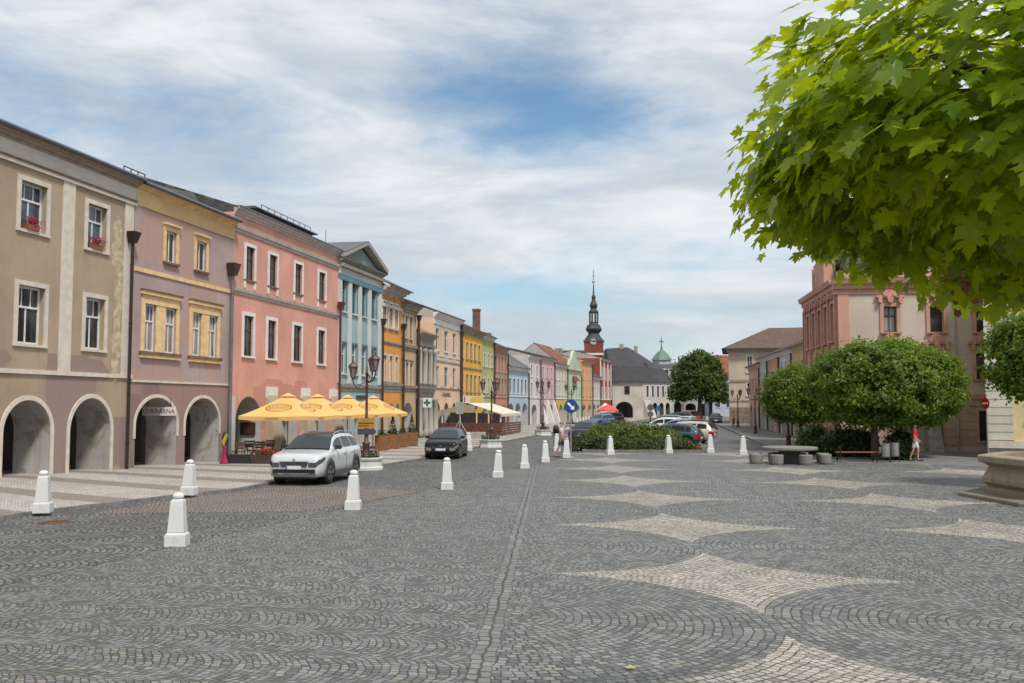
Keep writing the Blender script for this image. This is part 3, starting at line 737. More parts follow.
mb = h.mb(); mb.poly([(-.1,-.5,11.70),(h.W/2,-.5,pk+.25),(h.W/2,9,pk+.25),(-.1,9,11.70)]); mb.poly([(h.W+.1,-.5,11.70),(h.W+.1,9,11.70),(h.W/2,9,pk+.25),(h.W/2,-.5,pk+.25)]); mb.build('roof', M_ROOFG, h.root)
mb = h.mb(); mb.tube([(h.W/2-1,2,12),(h.W/2-1,2,13.6)], .02, 5); mb.build('lightning_rod', M_PIPE, h.root)
u, zh = h.hit(381, 319); h.downpipe(h.W-.02, zh, M_DBROWN, z0=.05, y=-.2, r=.08)
mb = h.mb(); mb.box(h.W*.42, h.W*.62, -.05, .01, 2.95, 3.2); mb.build('name_plate', M_DBROWN, h.root)

# ---- 5 orange house
h = left_house('town_house', 'orange house with white window panels and a projecting eave', 380, 401, 10.3)
P_OR = plaster('orange_render', (.66,.30,.075), dirt=.3, seed=17); P_ORB = plaster('orange_base_render', (.55,.27,.11), dirt=.5, seed=18)
up = [h.win_px(382.4,386,301,326.6), h.win_px(388.8,392.3,305,329), h.win_px(394.4,397.7,309,331.5)]; lo = [h.win_px(383,386.2,355,381), h.win_px(389,392,358,383), h.win_px(394.6,397.6,360,385)]
for L in (up, lo):
    for o in L: o['z0'] = L[0]['z0']; o['z1'] = L[0]['z1']
ar = [h.arch(.5,1.6,2.7,.55), h.arch(2.05,3.0,2.7,.5), h.arch(3.5,4.4,2.7,.5)]
h.wall(P_OR, T=.2, arcade_h=3.0); h.arcade(ar, M_VAULT2, backmat=M_PASS, top=2.95)
for o in up+lo: h.window(o, M_WHITE, G_C, 'cross', T=.2, surround=M_CREAMP if o in lo else M_WHITE, sill=M_STONE, sw=.13, low=0)
for o in up: h.band('window_crest', M_WHITE, o['z1']+.5, o['z1']+.95, .04, o['x0'], o['x1'])
h.band('attic_band', M_CREAMP, 9.3, 9.55, .1); h.cornice(M_STONE, 3.5, 4.1, .22, 'string_cornice'); h.cornice(M_STONE, 6.75, 6.95, .12, 'floor_cornice', 2)
h.cornice(M_PGREY, 10.2, 10.7, .75); h.roof(M_ROOFB, 25, z=10.65, over=.9)
u, zh = h.hit(401.5, 324); h.downpipe(h.W-.02, zh, M_DBROWN, z0=.05, y=-.2, r=.09)

# ---- 6 ochre house
h = left_house('town_house', 'narrow ochre beige house with dark narrow windows between orange and grey houses', 401, 416, 9.5)
P_OC = plaster('ochre_render', (.50,.34,.20), dirt=.4, seed=19)
up = [h.win_px(401.6,403.4,314,337), h.win_px(405,407.2,316,339), h.win_px(409.4,412,318,340)]; lo = [h.win_px(401.8,403.5,362,385), h.win_px(405.3,407.6,363,385), h.win_px(409.6,412,364,386)]
for L in (up, lo):
    for o in L: o['z0'] = L[0]['z0']; o['z1'] = L[0]['z1']; o['x0'] = max(.15, o['x0']); o['x1'] = min(h.W-.15, o['x1'])
ar = [h.arch(.7,2.9,2.75,.9)]
h.wall(P_OC, T=.2, arcade_h=3.0); h.arcade(ar, M_VAULT2, backmat=M_PASS, top=2.95)
for o in up+lo: h.window(o, M_DBROWN, G_D, 'cross', T=.2, surround=M_CREAMP, sill=M_STONE, sw=.1, hood=M_BRSTONE if o in lo else None)
h.cornice(M_BRSTONE, 3.6, 4.0, .2, 'string_cornice', 2); h.cornice(M_BRSTONE, 6.6, 7.0, .2, 'floor_cornice', 2); h.cornice(M_BRSTONE, 9.4, 10.0, .5, capmat=M_PIPE)
h.roof(M_ROOFD, 22, z=9.98, over=.55); h.downpipe(h.W-.02, 9.4, M_DBROWN, z0=.05, y=-.2, r=.11)

# ---- 7 grey ornate house
h = left_house('town_house', 'grey ornate two storey house with half columns and a pharmacy cross', 416, 433, 7.8)
P_GR = plaster('grey_render', (.34,.31,.27), dirt=.5, seed=21)
lo = [h.win(.55+k*1.5, 1.35+k*1.5, 4.35, 6.9) for k in range(3)]; ar = [h.arch(.5+k*1.55, 1.6+k*1.55, 2.9, .3) for k in range(3)]
h.wall(P_GR, T=.2, arcade_h=3.1); h.arcade(ar, P_GR, backmat=M_PASS, top=3.05)
for o in lo: h.window(o, M_WHITE, G_C, 'cross', T=.2, surround=M_CREAMP, sill=M_STONE, sw=.12, hood=M_STONE)
for k in range(4):
    x = .28+k*1.5; mb = h.mb(); mb.smooth = True; mb.lathe([(.2,4.1),(.2,4.3),(.15,4.35),(.13,6.6),(.2,6.7),(.22,6.95)], 10, (x,-.16)); mb.build('half_column', P_GR, h.root)
    mb = h.mb(); mb.smooth = True; mb.lathe([(.3,.08),(.3,.6),(.24,.65),(.21,2.9),(.3,3.05)], 10, (x,-.22)); mb.build('ground_column', P_GR, h.root)
h.cornice(M_STONE, 3.3, 4.05, .36, 'string_cornice'); h.cornice(M_STONE, 7.0, 7.3, .25, 'entablature', 2); h.cornice(M_STONE, 7.7, 8.15, .5)
h.roof(plain('orange_flashing', (.30,.15,.06), .8), 24, z=8.15, over=.35)
def local_pt(h, x, y): 
    c_, s_ = math.cos(h.root.rotation_euler.z), math.sin(h.root.rotation_euler.z)
    return (h.P0[0]+x*c_-y*s_, h.P0[1]+x*s_+y*c_)
p = local_pt(h, .5, -.75)
sg = empty('pharmacy_sign', (*p, 2.75), 0, 'white square pharmacy sign with a green cross on the grey ornate house', 'sign')
mb = MB(); mb.box(-.33,.33,-.05,.05,-.36,.36); mb.build('sign_box', M_WHITE, sg)
mb = MB(); mb.box(-.09,.09,-.06,-.052,-.26,.26); mb.box(-.26,-.09,-.06,-.052,-.09,.09); mb.box(.09,.26,-.06,-.052,-.09,.09); mb.build('green_cross', plain('pharmacy_green', (.01,.16,.09), .5), sg)
mb = MB(); mb.tube([(-.33,0,.2),(-.9,.1,.2)], .02, 6); mb.build('bracket', M_PIPE, sg)

# ---- 8 cream house
h = left_house('town_house', 'cream peach house with tall grey blue windows and lettering over its arches', 433, 460, 9.7)
P_CR = plaster('cream_render', (.66,.49,.36), dirt=.15, seed=23); P_CRG = plain('blue_grey_panel', (.42,.45,.48), .8)
up = [h.win_px(435.7,438.8,328.6,349.6), h.win_px(444.3,447.8,331.5,352), h.win_px(452.8,455.7,334,353.6)]; lo = [h.win_px(435.8,439,365.7,386.6), h.win_px(444.3,448.2,367.6,387.4), h.win_px(452.8,455.7,369,388)]
for L in (up, lo):
    for o in L: o['z0'] = L[0]['z0']; o['z1'] = L[0]['z1']
ar = [h.arch_px(435,440,404,413), h.arch_px(444,448.4,404,413), h.arch_px(452,455.8,404,413)]
for o in ar: o['z1'] = 2.75; o['arch'] = (o['x1']-o['x0'])/2
h.wall(P_CR, T=.2, arcade_h=3.0); h.arcade(ar, M_VAULT2, backmat=M_PASS, top=2.95)
for o in up+lo: h.window(o, P_CRG, G_D, 'cross', T=.2, sill=M_WHITE, sw=.08)
for o in up: h.band('panel', P_CRG, o['z0']-.9, o['z0']-.1, .03, o['x0'], o['x1']); h.band('panel', P_CRG, o['z1']+.05, o['z1']+.5, .03, o['x0'], o['x1'])
h.band('attic_band', M_WHITE, 9.2, 9.65, .06); h.cornice(M_WHITE, 9.7, 10.15, .45, capmat=M_PIPE); h.band('string_course', M_BRSTONE, 3.95, 4.1, .1); h.band('floor_band', M_BRSTONE, 6.15, 6.28, .06); h.band('floor_band', M_CREAMP, 6.6, 6.7, .05)
h.roof(M_ROOFD, 20, z=10.15, over=.5); h.downpipe(h.W-.03, 9.8, M_DBROWN, z0=.05, y=-.15, r=.1)
lettering('house_name', '\u2013 U RADNICE \u2013', .52, M_BRSILL, h.root, Matrix.Translation((h.W*.47,-.02,3.42)) @ RX, .01)

# ---- 9 yellow house
h = left_house('town_house', 'golden yellow house with two rows of five windows and a yellow shop fascia', 460, 482, 9.2)
P_YE = plaster('golden_render', (.68,.36,.065), dirt=.2, seed=25)
uw = [(461.4,463.4),(465.8,468),(469.8,472),(473.8,476),(478,480)]
up = [h.win_px(a,b,340.7,357.6) for a, b in uw]; lo = [h.win_px(a,b,373.7,391.4) for a, b in uw]
for L in (up, lo):
    for o in L: o['z0'] = L[0]['z0']; o['z1'] = L[0]['z1']
ar = [h.arch(.8+k*2.3, 2.4+k*2.3, 2.5, .4) for k in range(3)]
h.wall(P_YE, T=.2, arcade_h=2.8); h.arcade(ar, M_VAULT2, backmat=M_PASS, top=2.75)
for o in up+lo: h.window(o, M_DBROWN, G_D, 'cross', T=.2, surround=plain('pale_yellow_trim', (.68,.50,.26), .8), sill=M_BRSTONE, sw=.1)
h.band('fascia', M_WHITE, 2.75, 3.4, .1); mb = h.mb(); mb.box(h.W*.4, h.W*.95, -.13, -.11, 2.8, 3.35); mb.build('yellow_fascia_panel', plain('bright_yellow', (.72,.48,.03), .5), h.root)
mb = h.mb(); mb.lathe([(.26,0),(.26,.02)], 16); o = mb.build('fascia_logo', plain('logo_red', (.5,.04,.06), .5), h.root); o.rotation_euler.x = PI/2; o.location = (h.W*.14,-.11,3.07)
h.band('string_course', M_BRSTONE, 5.95, 6.1, .08); h.cornice(M_BRSTONE, 9.1, 9.7, .4); h.roof(M_ROOFB, 20, z=9.7, over=.45)
h.downpipe(.1, 9.2, M_DBROWN, z0=.05, y=-.15, r=.1)

# ---- further houses: rows of windows evenly spaced
def far_house(h, wallc, rows, arcs, roofm, trim=M_CREAMP, slope=24, frame=M_DBROWN, seed=0, ww=.85, gf=None, eave=.35, az=2.6, cornm=None, style='cross', hood=False):
    wm = plaster(h.root['label'][:18].replace(' ', '_')+'_render', wallc, dirt=.25, seed=seed)
    wins = []
    for z0, z1, n in rows:
        for k in range(n):
            c = h.W*(k+.5)/n*.92+h.W*.04; wins.append(h.win(c-ww/2, c+ww/2, z0, z1))
    ars = []
    for k in range(arcs):
        w = h.W/arcs; a = min(.72*w, 2.6); c = w*(k+.5); ars.append(h.arch(c-a/2, c+a/2, az, min(a/2, .9)))
    h.wall(wm, T=.18, arcade_h=az+.35); 
    if ars: h.arcade(ars, plaster('pale_arcade', (.5,.49,.47), seed=6), T=1.0, backmat=M_PASS, top=az+.3)
    for o in wins: h.window(o, frame, G_D, style, T=.18, surround=trim, sill=trim, sw=.1, hood=trim if hood else None)
    h.band('string_course', trim, az+.75, az+.9, .08); h.cornice(cornm or trim, h.H-.35, h.H, eave); h.roof(roofm, slope, over=eave+.1)
    if gf:
        g = h.mb(); xs = [.004]+[x for o in ars for x in (o['x0'],o['x1'])]+[h.W-.004]; zt = az+.75
        for a, b in zip(xs[::2], xs[1::2]): g.poly([(a,-.005,0),(b,-.005,0),(b,-.005,zt),(a,-.005,zt)])
        for o in ars:
            for p, q in zip(arc_pts(o), arc_pts(o)[1:]): g.poly([(p[0],-.005,p[1]),(q[0],-.005,q[1]),(q[0],-.005,zt),(p[0],-.005,zt)])
        g.build('ground_floor_coat', gf, h.root)
    h.downpipe(h.W-.05, h.H-.4, M_DBROWN, hop=False, z0=.05, y=-.15, r=.08)
    return h
h = left_house('town_house', 'lime green narrow house with a tall brick chimney next to the golden yellow house', 482, 493.5, 9.55)
far_house(h, (.40,.43,.19), [(6.5,7.75,3),(3.85,5.3,3)], 2, M_ROOFB, trim=plain('white_trim', (.62,.62,.58), .7), seed=31, ww=.7)
mb = h.mb(); mb.box(h.W-.85, h.W-.15, 1.4, 2.1, 9.4, 12.5); mb.box(h.W-.9, h.W-.1, 1.35, 2.15, 12.5, 12.7); mb.build('chimney', plain('chimney_brick', (.20,.085,.055), .9, var=.25), h.root)
h = left_house('town_house', 'brownish pink house with paired windows between lime green and light blue houses', 493.5, 507, 8.8)
far_house(h, (.37,.27,.22), [(6.2,7.7,4),(3.8,5.3,4)], 2, M_ROOFD, trim=plain('salmon_trim', (.5,.27,.2), .8), seed=32, ww=.72, gf=plaster('salmon_base', (.48,.22,.16), seed=40), hood=True)
DIR_B = (.2725, 1.0)
def PB(px): k = (px-512)/FPX; d = 29.95/(.2725-k); return (-.57+.2725*(d-107.8), d)
def bend_house(name, label, pa, pb, H):
    A = PL(507) if pa == 507 else PB(pa); B = PB(pb)
    return House(name, label, A, (B[0]-A[0], B[1]-A[1]), H, dist(A, B), ROW_L, depth=10)
h = bend_house('town_house', 'light blue two storey house with three white edged arches', 507, 528, 6.9)
far_house(h, (.36,.47,.57), [(3.9,5.6,5)], 3, M_ROOFG, trim=M_WHITE, slope=33, seed=33, ww=.9, az=2.75)
mb = h.mb(); mb.box(1.2, 2.3, 2.5, 3.6, 7, 10.9); mb.build('chimney', plain('red_chimney_brick', (.26,.085,.045), .9, var=.3), h.root)
mb = h.mb(); mb.prism([(.4,3.2,7),(3.8,3.2,7),(3.8,3.2,9.4),(2.1,3.2,10.2),(.4,3.2,9.4)], (0,4,0)); mb.build('attic_gable', plain('dark_boards', (.05,.035,.03), .9), h.root)
h = bend_house('town_house', 'white house with reddish brown windows beside the light blue house', 528, 540, 8.7)
far_house(h, (.60,.56,.53), [(6.1,7.5,2),(3.6,5.3,2)], 1, M_ROOFD, slope=14, trim=M_WHITE, frame=plain('red_brown_frame', (.18,.045,.035), .5), seed=34, ww=.8)
h = bend_house('town_house', 'pale rose house with white sloping buttresses at its arches', 540, 554, 8.8)
far_house(h, (.60,.41,.42), [(6.2,7.5,3),(3.7,5.2,3)], 2, M_ROOFD, slope=14, trim=plain('rose_trim', (.58,.47,.47), .8), seed=35, ww=.7)
for x in (.1, h.W/2-.3, h.W-.7):
    mb = h.mb(); mb.prism([(x,.02,0),(x,-1.0,0),(x,-.1,3.2),(x,.02,3.2)], (.6,0,0)); mb.build('buttress', M_WHITE, h.root)
h = bend_house('town_house', 'small cream house with yellow ground floor left of the green gable', 554, 567, 8.2)
far_house(h, (.52,.49,.40), [(6.1,7.2,4),(3.9,5.3,4)], 3, M_ROOFD, slope=16, trim=M_WHITE, seed=36, ww=.6, gf=plaster('ochre_base', (.58,.37,.12), seed=41))
h = bend_house('town_house', 'mint green house with a curved stepped gable', 567, 581, 7.6)
P_GN = (.43,.54,.40)
far_house(h, P_GN, [(3.5,5.3,4)], 2, M_ROOFR, trim=plain('mint_trim', (.52,.66,.48), .8), slope=38, seed=37, ww=.75, eave=.15)
mb = h.mb(); W = h.W; q = [(.0,7.55),(W,7.55),(W,8.0),(W*.86,8.3),(W*.78,9.2),(W*.66,9.5),(W*.6,10.3),(W*.5,10.8),(W*.4,10.3),(W*.34,9.5),(W*.22,9.2),(W*.14,8.3),(0,8.0)]
mb.prism([(x,-.03,z) for x, z in q], (0,.4,0)); gb = mb.build('gable', plaster('mint_gable_render', P_GN, seed=38), h.root)
mb = h.mb(); mb.box(W*.42,W*.58,-.05,-.035,7.9,9.1); mb.build('gable_window', M_PGREY, gb)
mb = h.mb(); mb.prism([(W*.3,-.6,6.1),(W*.7,-.6,6.1),(W*.62,-.1,6.9),(W*.38,-.1,6.9)], (0,.1,0)); mb.build('window_canopy', plain('dark_red_canopy', (.22,.03,.03), .7), h.root)
h = bend_house('town_house', 'peach orange flat fronted house right of the green gable', 581, 592, 9.6)
far_house(h, (.58,.34,.18), [(6.7,8.1,3),(4.0,5.5,3)], 2, M_ROOFG, trim=plain('peach_trim', (.66,.42,.24), .8), slope=12, seed=39, ww=.7)
mb = h.mb(); mb.box(1.5,2.6,3.5,4.6,9.5,11.6); mb.build('chimney', M_BRSTONE, h.root)
h = bend_house('town_house', 'low off white house in front of the red brick tower', 592, 600, 7.2)
far_house(h, (.50,.45,.40), [(3.6,5.6,4)], 2, M_ROOFD, trim=M_WHITE, slope=30, seed=42, ww=.7)
h = bend_house('town_house', 'red and white striped house at the far end of the left row', 600, 611, 10.7)
far_house(h, (.30,.075,.05), [(7.0,9.0,3),(3.6,5.6,3)], 2, M_ROOFD, trim=M_WHITE, slope=15, seed=43, ww=.9, frame=M_WHITE)
for k in range(4): x = h.W*k/3; x = min(max(x,.3),h.W-.3); h.band('pilaster', M_WHITE, 3.5, 10.3, .12, x-.3, x+.3)
# ---- clock tower and long roof behind the left row
P_BRICK = plaster('red_brick_wall', (.23,.07,.045), dirt=.3, seed=50)
M_SPIRE = plain('dark_patina_sheet', (.045,.048,.047), .5, metal=.2, var=.3)
M_GOLD = plain('gilding', (.6,.36,.08), .35, metal=.9)
DT = 180.0; tx = at(594, DT)[0]
tw = empty('clock_tower', (tx, DT, 0), math.radians(-8), 'red brick clock tower with a dark baroque spire and golden ball', 'tower')
def TZ(py): return CAM_H+ray(594, py)[1]*DT
mb = MB(); a = 1.72; mb.box(-a,a,-a,a,0,TZ(342)); mb.build('shaft', P_BRICK, tw)
mb = MB(); a = 1.82; mb.box(-a,a,-a,a,TZ(355.5),TZ(353.5)); mb.build('white_band', M_WHITE, tw)
mb = MB(); mb.frus((-1.8,1.8,-1.8,1.8,TZ(342.4)),(-2.0,2.0,-2.0,2.0,TZ(341))); mb.build('tower_cornice', M_STONE, tw)
for k in range(4):
    mb = MB(Matrix.Rotation(k*PI/2, 4, 'Z')); mb.prism([(0.5*math.cos(q*PI/12), -1.86, TZ(342.5)+.5*math.sin(q*PI/12)) for q in range(24)], (0,.1,0)); mb.prism([(.6*math.cos(q*PI/12), -1.80, TZ(342.5)+.6*math.sin(q*PI/12)) for q in range(24)], (0,.1,0))
    c = mb.build('clock_face', plain('pale_clock', (.45,.45,.44), .6), tw)
    mb = MB(Matrix.Rotation(k*PI/2, 4, 'Z')); mb.box(-.04,.04,-1.9,-1.87,TZ(342.5),TZ(342.5)+.5); mb.box(0,.36,-1.9,-1.87,TZ(342.5)-.04,TZ(342.5)+.04); mb.build('clock_hands', M_PIPE, c)
m_ = DT/FPX
pr = [(10.2,341),(9.6,340),(8.2,338),(6,335),(5.4,333.5),(6.6,332),(8,330.3),(8.2,328.8),(7.2,327),(6.6,325.6),(5,324.3),(4.4,323.2),(4.9,322.4)]
mb = MB(); mb.lathe([(r*m_*1.04, TZ(y)) for r, y in pr], 8, ph=PI/8); mb.build('lower_helm', M_SPIRE, tw)
mb = MB()
for k in range(8):
    q = PI/8+k*PI/4; x, y = 4.2*m_*math.cos(q), 4.2*m_*math.sin(q); mb.box(x-.13,x+.13,y-.13,y+.13,TZ(322.4),TZ(313))
mb.build('lantern_posts', M_SPIRE, tw)
pr = [(5.2,313),(5.3,311.8),(3.8,310.2),(3.0,308.8),(3.7,307.3),(4.2,305.9),(3.9,304.4),(3.0,302.6),(2.1,300.7),(1.9,298.6),(2.3,297.2),(1.9,295.8),(.9,294.6),(.7,290),(.45,284)]
mb = MB(); mb.lathe([(r*m_, TZ(y)) for r, y in pr], 8, ph=PI/8); mb.build('upper_helm', M_SPIRE, tw)
mb = MB(); mb.smooth = True; z = TZ(281.8); mb.lathe([(.26*math.sin(PI*k/8)+.001, z-.27*math.cos(PI*k/8)) for k in range(9)], 12); mb.build('gold_ball', M_GOLD, tw)
mb = MB(); mb.tube([(0,0,TZ(283.5)),(0,0,TZ(270))], .06, 6); mb.box(-.3,.3,-.03,.03,TZ(276)-.03,TZ(276)+.03); mb.build('finial', M_SPIRE, tw)

h = House('long_hall', 'long dark grey hipped roof behind the brick clock tower', (at(548,206)[0],206), (1,0), 9.8, at(633,206)[0]-at(548,206)[0], depth=16, cat='building')
h.wall(plaster('hall_render', (.45,.42,.38), seed=51)); h.roof(M_ROOFD, 33, ridge=7, z=9.8)

# ---- white arcade house with big mansard roof closing the square
pc = gp(643, 418.3)
h = House('arcade_house', 'white corner house with a huge dark mansard roof and round arch', at(611.5,179), (1,.0), 6.9, at(643,179)[0]-at(611.5,179)[0], depth=10, cat='house')
P_WA = plaster('off_white_render', (.52,.48,.43), dirt=.3, seed=52)
wn = [h.win(2.4,3.4,4.4,6.0)]; ar = [h.arch(.7,4.0,3.1,1.5)]
h.wall(P_WA, T=.25, sides=False); h.arcade(ar, P_WA, T=1.0, backmat=M_PASS, top=3.5)
h.F2 = Matrix.Translation((h.W,0,0)) @ Matrix.Rotation(math.radians(52), 4, 'Z')
for o in wn: h.window(o, M_DBROWN, G_D, 'cross', T=.25)
F0 = h.F; h.F = h.F2; W2 = 11.0
w2 = [dict(x0=1.2+k*2.0, x1=2.1+k*2.0, z0=4.0, z1=6.1, arch=0) for k in range(5)]; a2 = [dict(x0=3.6+k*2.5, x1=5.3+k*2.5, z0=0, z1=2.9, arch=.85) for k in range(3)]
h.wall(P_WA, T=.25, sides=False, ops=w2+a2, W=W2)
for o in w2: h.window(o, M_DBROWN, G_D, 'cross', T=.25, surround=M_WHITE)
for o in a2:
    mb = h.mb(); pts = [(o['x0'],0)]+arc_pts(o)+[(o['x1'],0)]
    for p, q in zip(pts, pts[1:]): mb.poly([(p[0],0,p[1]),(p[0],1,p[1]),(q[0],1,q[1]),(q[0],0,q[1])])
    mb.poly([(o['x0']-.3,1.0,0),(o['x1']+.3,1.0,0),(o['x1']+.3,1.0,3.2),(o['x0']-.3,1.0,3.2)])
    mb.build('arcade_vault', M_PASS, h.root)
mb = h.mb(); mb.prism([(.0,.0,0),(.0,-1.5,0),(.0,-.1,3.4),(.0,.0,3.4)], (2.6,0,0)); mb.build('buttress', P_WA, h.root)
h.F = F0
e2 = h.F2 @ Vector((W2,0,0)); e3 = h.F2 @ Vector((W2,10,0)); cA = h.F2 @ Vector((0,0,0))
ev = [(-.4,-.5,6.9),(h.W+.1,-.6,6.9),(e2.x+.5,e2.y+.1,6.9),(e2.x-8,e2.y+7,6.9),(-.4,e2.y+7,6.9)]
md = [(-.4,.9,9.9),(h.W-.4,.9,9.9),(e2.x-1.2,e2.y+.5,9.3),(e2.x-8,e2.y+5,9.9),(-.4,e2.y+5,9.9)]
tp = [(-.4,5.5,13.4),(3.6,5.5,13.7),(4.8,6.8,13.3),(3.6,8,13.7),(-.4,8,13.4)]
mb = MB(); R = [[mb.vert(p) for p in r] for r in (ev, md, tp)]
for a, b in zip(R, R[1:]):
    for k in range(5): mb.face((a[k], a[(k+1)%5], b[(k+1)%5], b[k]))
mb.face(R[2]); mb.face(R[0][::-1]); mb.build('mansard_roof', M_ROOFD, h.root)
mb = MB(); mb.box(2.2,2.9,5.2,5.9,13,14.3); mb.build('chimney', M_BRSTONE, h.root); mb = MB(); mb.box(5.2,5.8,6.4,7.0,12,14.0); mb.build('chimney', M_BRSTONE, h.root)
mb = MB(); mb.box(h.W+.5,h.W+1.3,3.0,4.0,9.6,10.5); mb.build('roof_window', M_ROOFG, h.root)

# ---- grey building with green cupola
h = House('corner_building', 'pale grey building with a small green domed cupola behind the white arcade house', at(650,212) , (1,0), 11.3, at(683,212)[0]-at(650,212)[0], depth=9, cat='building')
far_house(h, (.46,.46,.47), [(8.4,10.3,5),(4.6,6.6,5)], 3, M_ROOFG, trim=M_WHITE, slope=8, seed=53, ww=.8, az=3.2)
M_CUP = plain('green_copper', (.10,.19,.145), .6, var=.2)
cx = (663.5-650)/33*h.W
mb = MB(); mb.lathe([(2.1,10.9),(2.1,12.5)], 8, (cx,2.5), PI/8); mb.build('cupola_drum', plain('cupola_wall', (.36,.38,.40), .8), h.root)
mb = MB(); mb.lathe([(2.4,12.5),(2.2,12.9),(1.5,13.8),(.8,14.5),(.3,14.8),(.2,15.6)], 8, (cx,2.5), PI/8); mb.build('cupola_dome', M_CUP, h.root)
mb = MB(); mb.tube([(cx,2.5,15.5),(cx,2.5,17.6)], .12, 6); mb.box(cx-.5,cx+.5,2.44,2.56,16.6,16.85); mb.build('finial', M_CUP, h.root)

# ---- small house with red roof beyond the tree
h = House('small_house', 'little pale house with red gable roof beyond the big tree', at(712,200), (1,0), 8.6, 6.5, depth=8)
far_house(h, (.42,.45,.52), [(5,6.6,3),(2,3.4,3)], 0, M_ROOFR, trim=M_WHITE, slope=45, seed=54, ww=.7, az=3)
h = House('small_house', 'grey white house front hidden low behind the tree trunk', at(683,214), (1,0), 8.0, at(713,214)[0]-at(683,214)[0]-.2, depth=8)
far_house(h, (.42,.41,.40), [(4.2,6.0,4)], 2, M_ROOFD, trim=M_WHITE, slope=30, seed=55, ww=.8, az=2.8)

# ---- right row
ROW_R = 'houses along the right side of the street'
DIR_R = (-.1383, -1.0)
def PR(px): d = 11466/(px-643.5); return (12.07+.1383*d, d)
def right_house(label, pa, pb, H, **k): return House('town_house', label, PR(pa), DIR_R, H, dist(PR(pa), PR(pb)), ROW_R, depth=9, **k)
h = right_house('salmon pink house at the far end of the right row', 749, 760.4, 6.8)
far_house(h, (.60,.33,.25), [(4.0,5.4,4)], 3, M_ROOFB, trim=plain('salmon2_trim', (.62,.42,.34), .8), seed=61, ww=.8, az=2.5)
h = right_house('pale green narrow house third from the beige hip roofed building', 760.4, 768.6, 7.2)
far_house(h, (.42,.47,.38), [(3.9,5.9,3)], 2, M_ROOFB, trim=M_WHITE, seed=62, ww=.8, az=2.5)
h = right_house('salmon house with white windows between pale green and white houses', 768.6, 780.3, 7.2)
far_house(h, (.62,.28,.20), [(3.7,5.7,3)], 2, M_ROOFB, trim=M_WHITE, seed=63, ww=.8, az=2.5, frame=M_WHITE)
h = right_house('plain white house of the right row', 780.3, 793.2, 7.15)
far_house(h, (.55,.55,.55), [(5.3,6.3,3)], 2, M_ROOFB, trim=M_WHITE, seed=64, ww=.7, az=2.5)
h = right_house('ochre yellow house next to the ornate pink townhouse', 793.2, 809.6, 7.1)
far_house(h, (.62,.42,.19), [(5.0,6.0,4)], 2, M_ROOFB, trim=plain('ochre_trim', (.6,.47,.28), .8), seed=65, ww=.7, az=2.5)

# ---- beige hip roofed building beyond the right row
pB = gp(729.5, 424)
h = House('beige_building', 'big beige building with brown hipped roof at the end of the right row', pB, (.974,-.226), 9.9, 13.5, depth=12, cat='building')
P_BG = plaster('sandy_render', (.46,.38,.30), dirt=.3, seed=66)
wn = [h.win_px(747,752.5,356,372.5), h.win_px(747,752.5,383,396)]
for z0, z1 in ((6.4,9.0),(3.1,5.2)):
    for x in (6.2, 9.4): h.win(x, x+.9, z0, z1)
h.wall(P_BG, T=.2)
for o in h.ops: h.window(o, M_WHITE, G_D, 'cross', T=.2, surround=M_CREAMP, sill=M_STONE, sw=.14)
h.band('string_course', M_BRSTONE, 5.6, 5.9, .12); h.band('floor_band', M_BRSTONE, 3.0, 3.2, .1, 0, 4); h.cornice(M_BRSTONE, 9.5, 10.0, .6, x0=-.3)
mb = MB(); a = [(-.9,-.9,10.0),(14.4,-.9,10.0),(14.4,14.9,10.0),(-.9,14.9,10.0)]; b = [(5.5,6.5,13.2),(12,6.5,13.2),(12,8,13.2),(5.5,8,13.2)]
A = [mb.vert(p) for p in a]; B = [mb.vert(p) for p in b]
for k in range(4): mb.face((A[k], A[(k+1)%4], B[(k+1)%4], B[k]))
mb.face(B); mb.face(A[::-1]); mb.build('hipped_roof', M_ROOFB, h.root)
mb = MB(); mb.prism([(-.003,-.06,0),(3.2,-.06,0),(3.2,-.06,2.2),(-.003,-.06,2.2)], (0,.05,0)); mb.build('stone_plinth', plain('dark_sandstone', (.20,.14,.09), .9, var=.3), h.root)
mb = MB(); mb.prism([(3.2,.02,0),(3.2,-1.4,0),(3.2,-.1,3.4),(3.2,.02,3.4)], (.9,0,0)); mb.build('buttress', M_STONE, h.root)

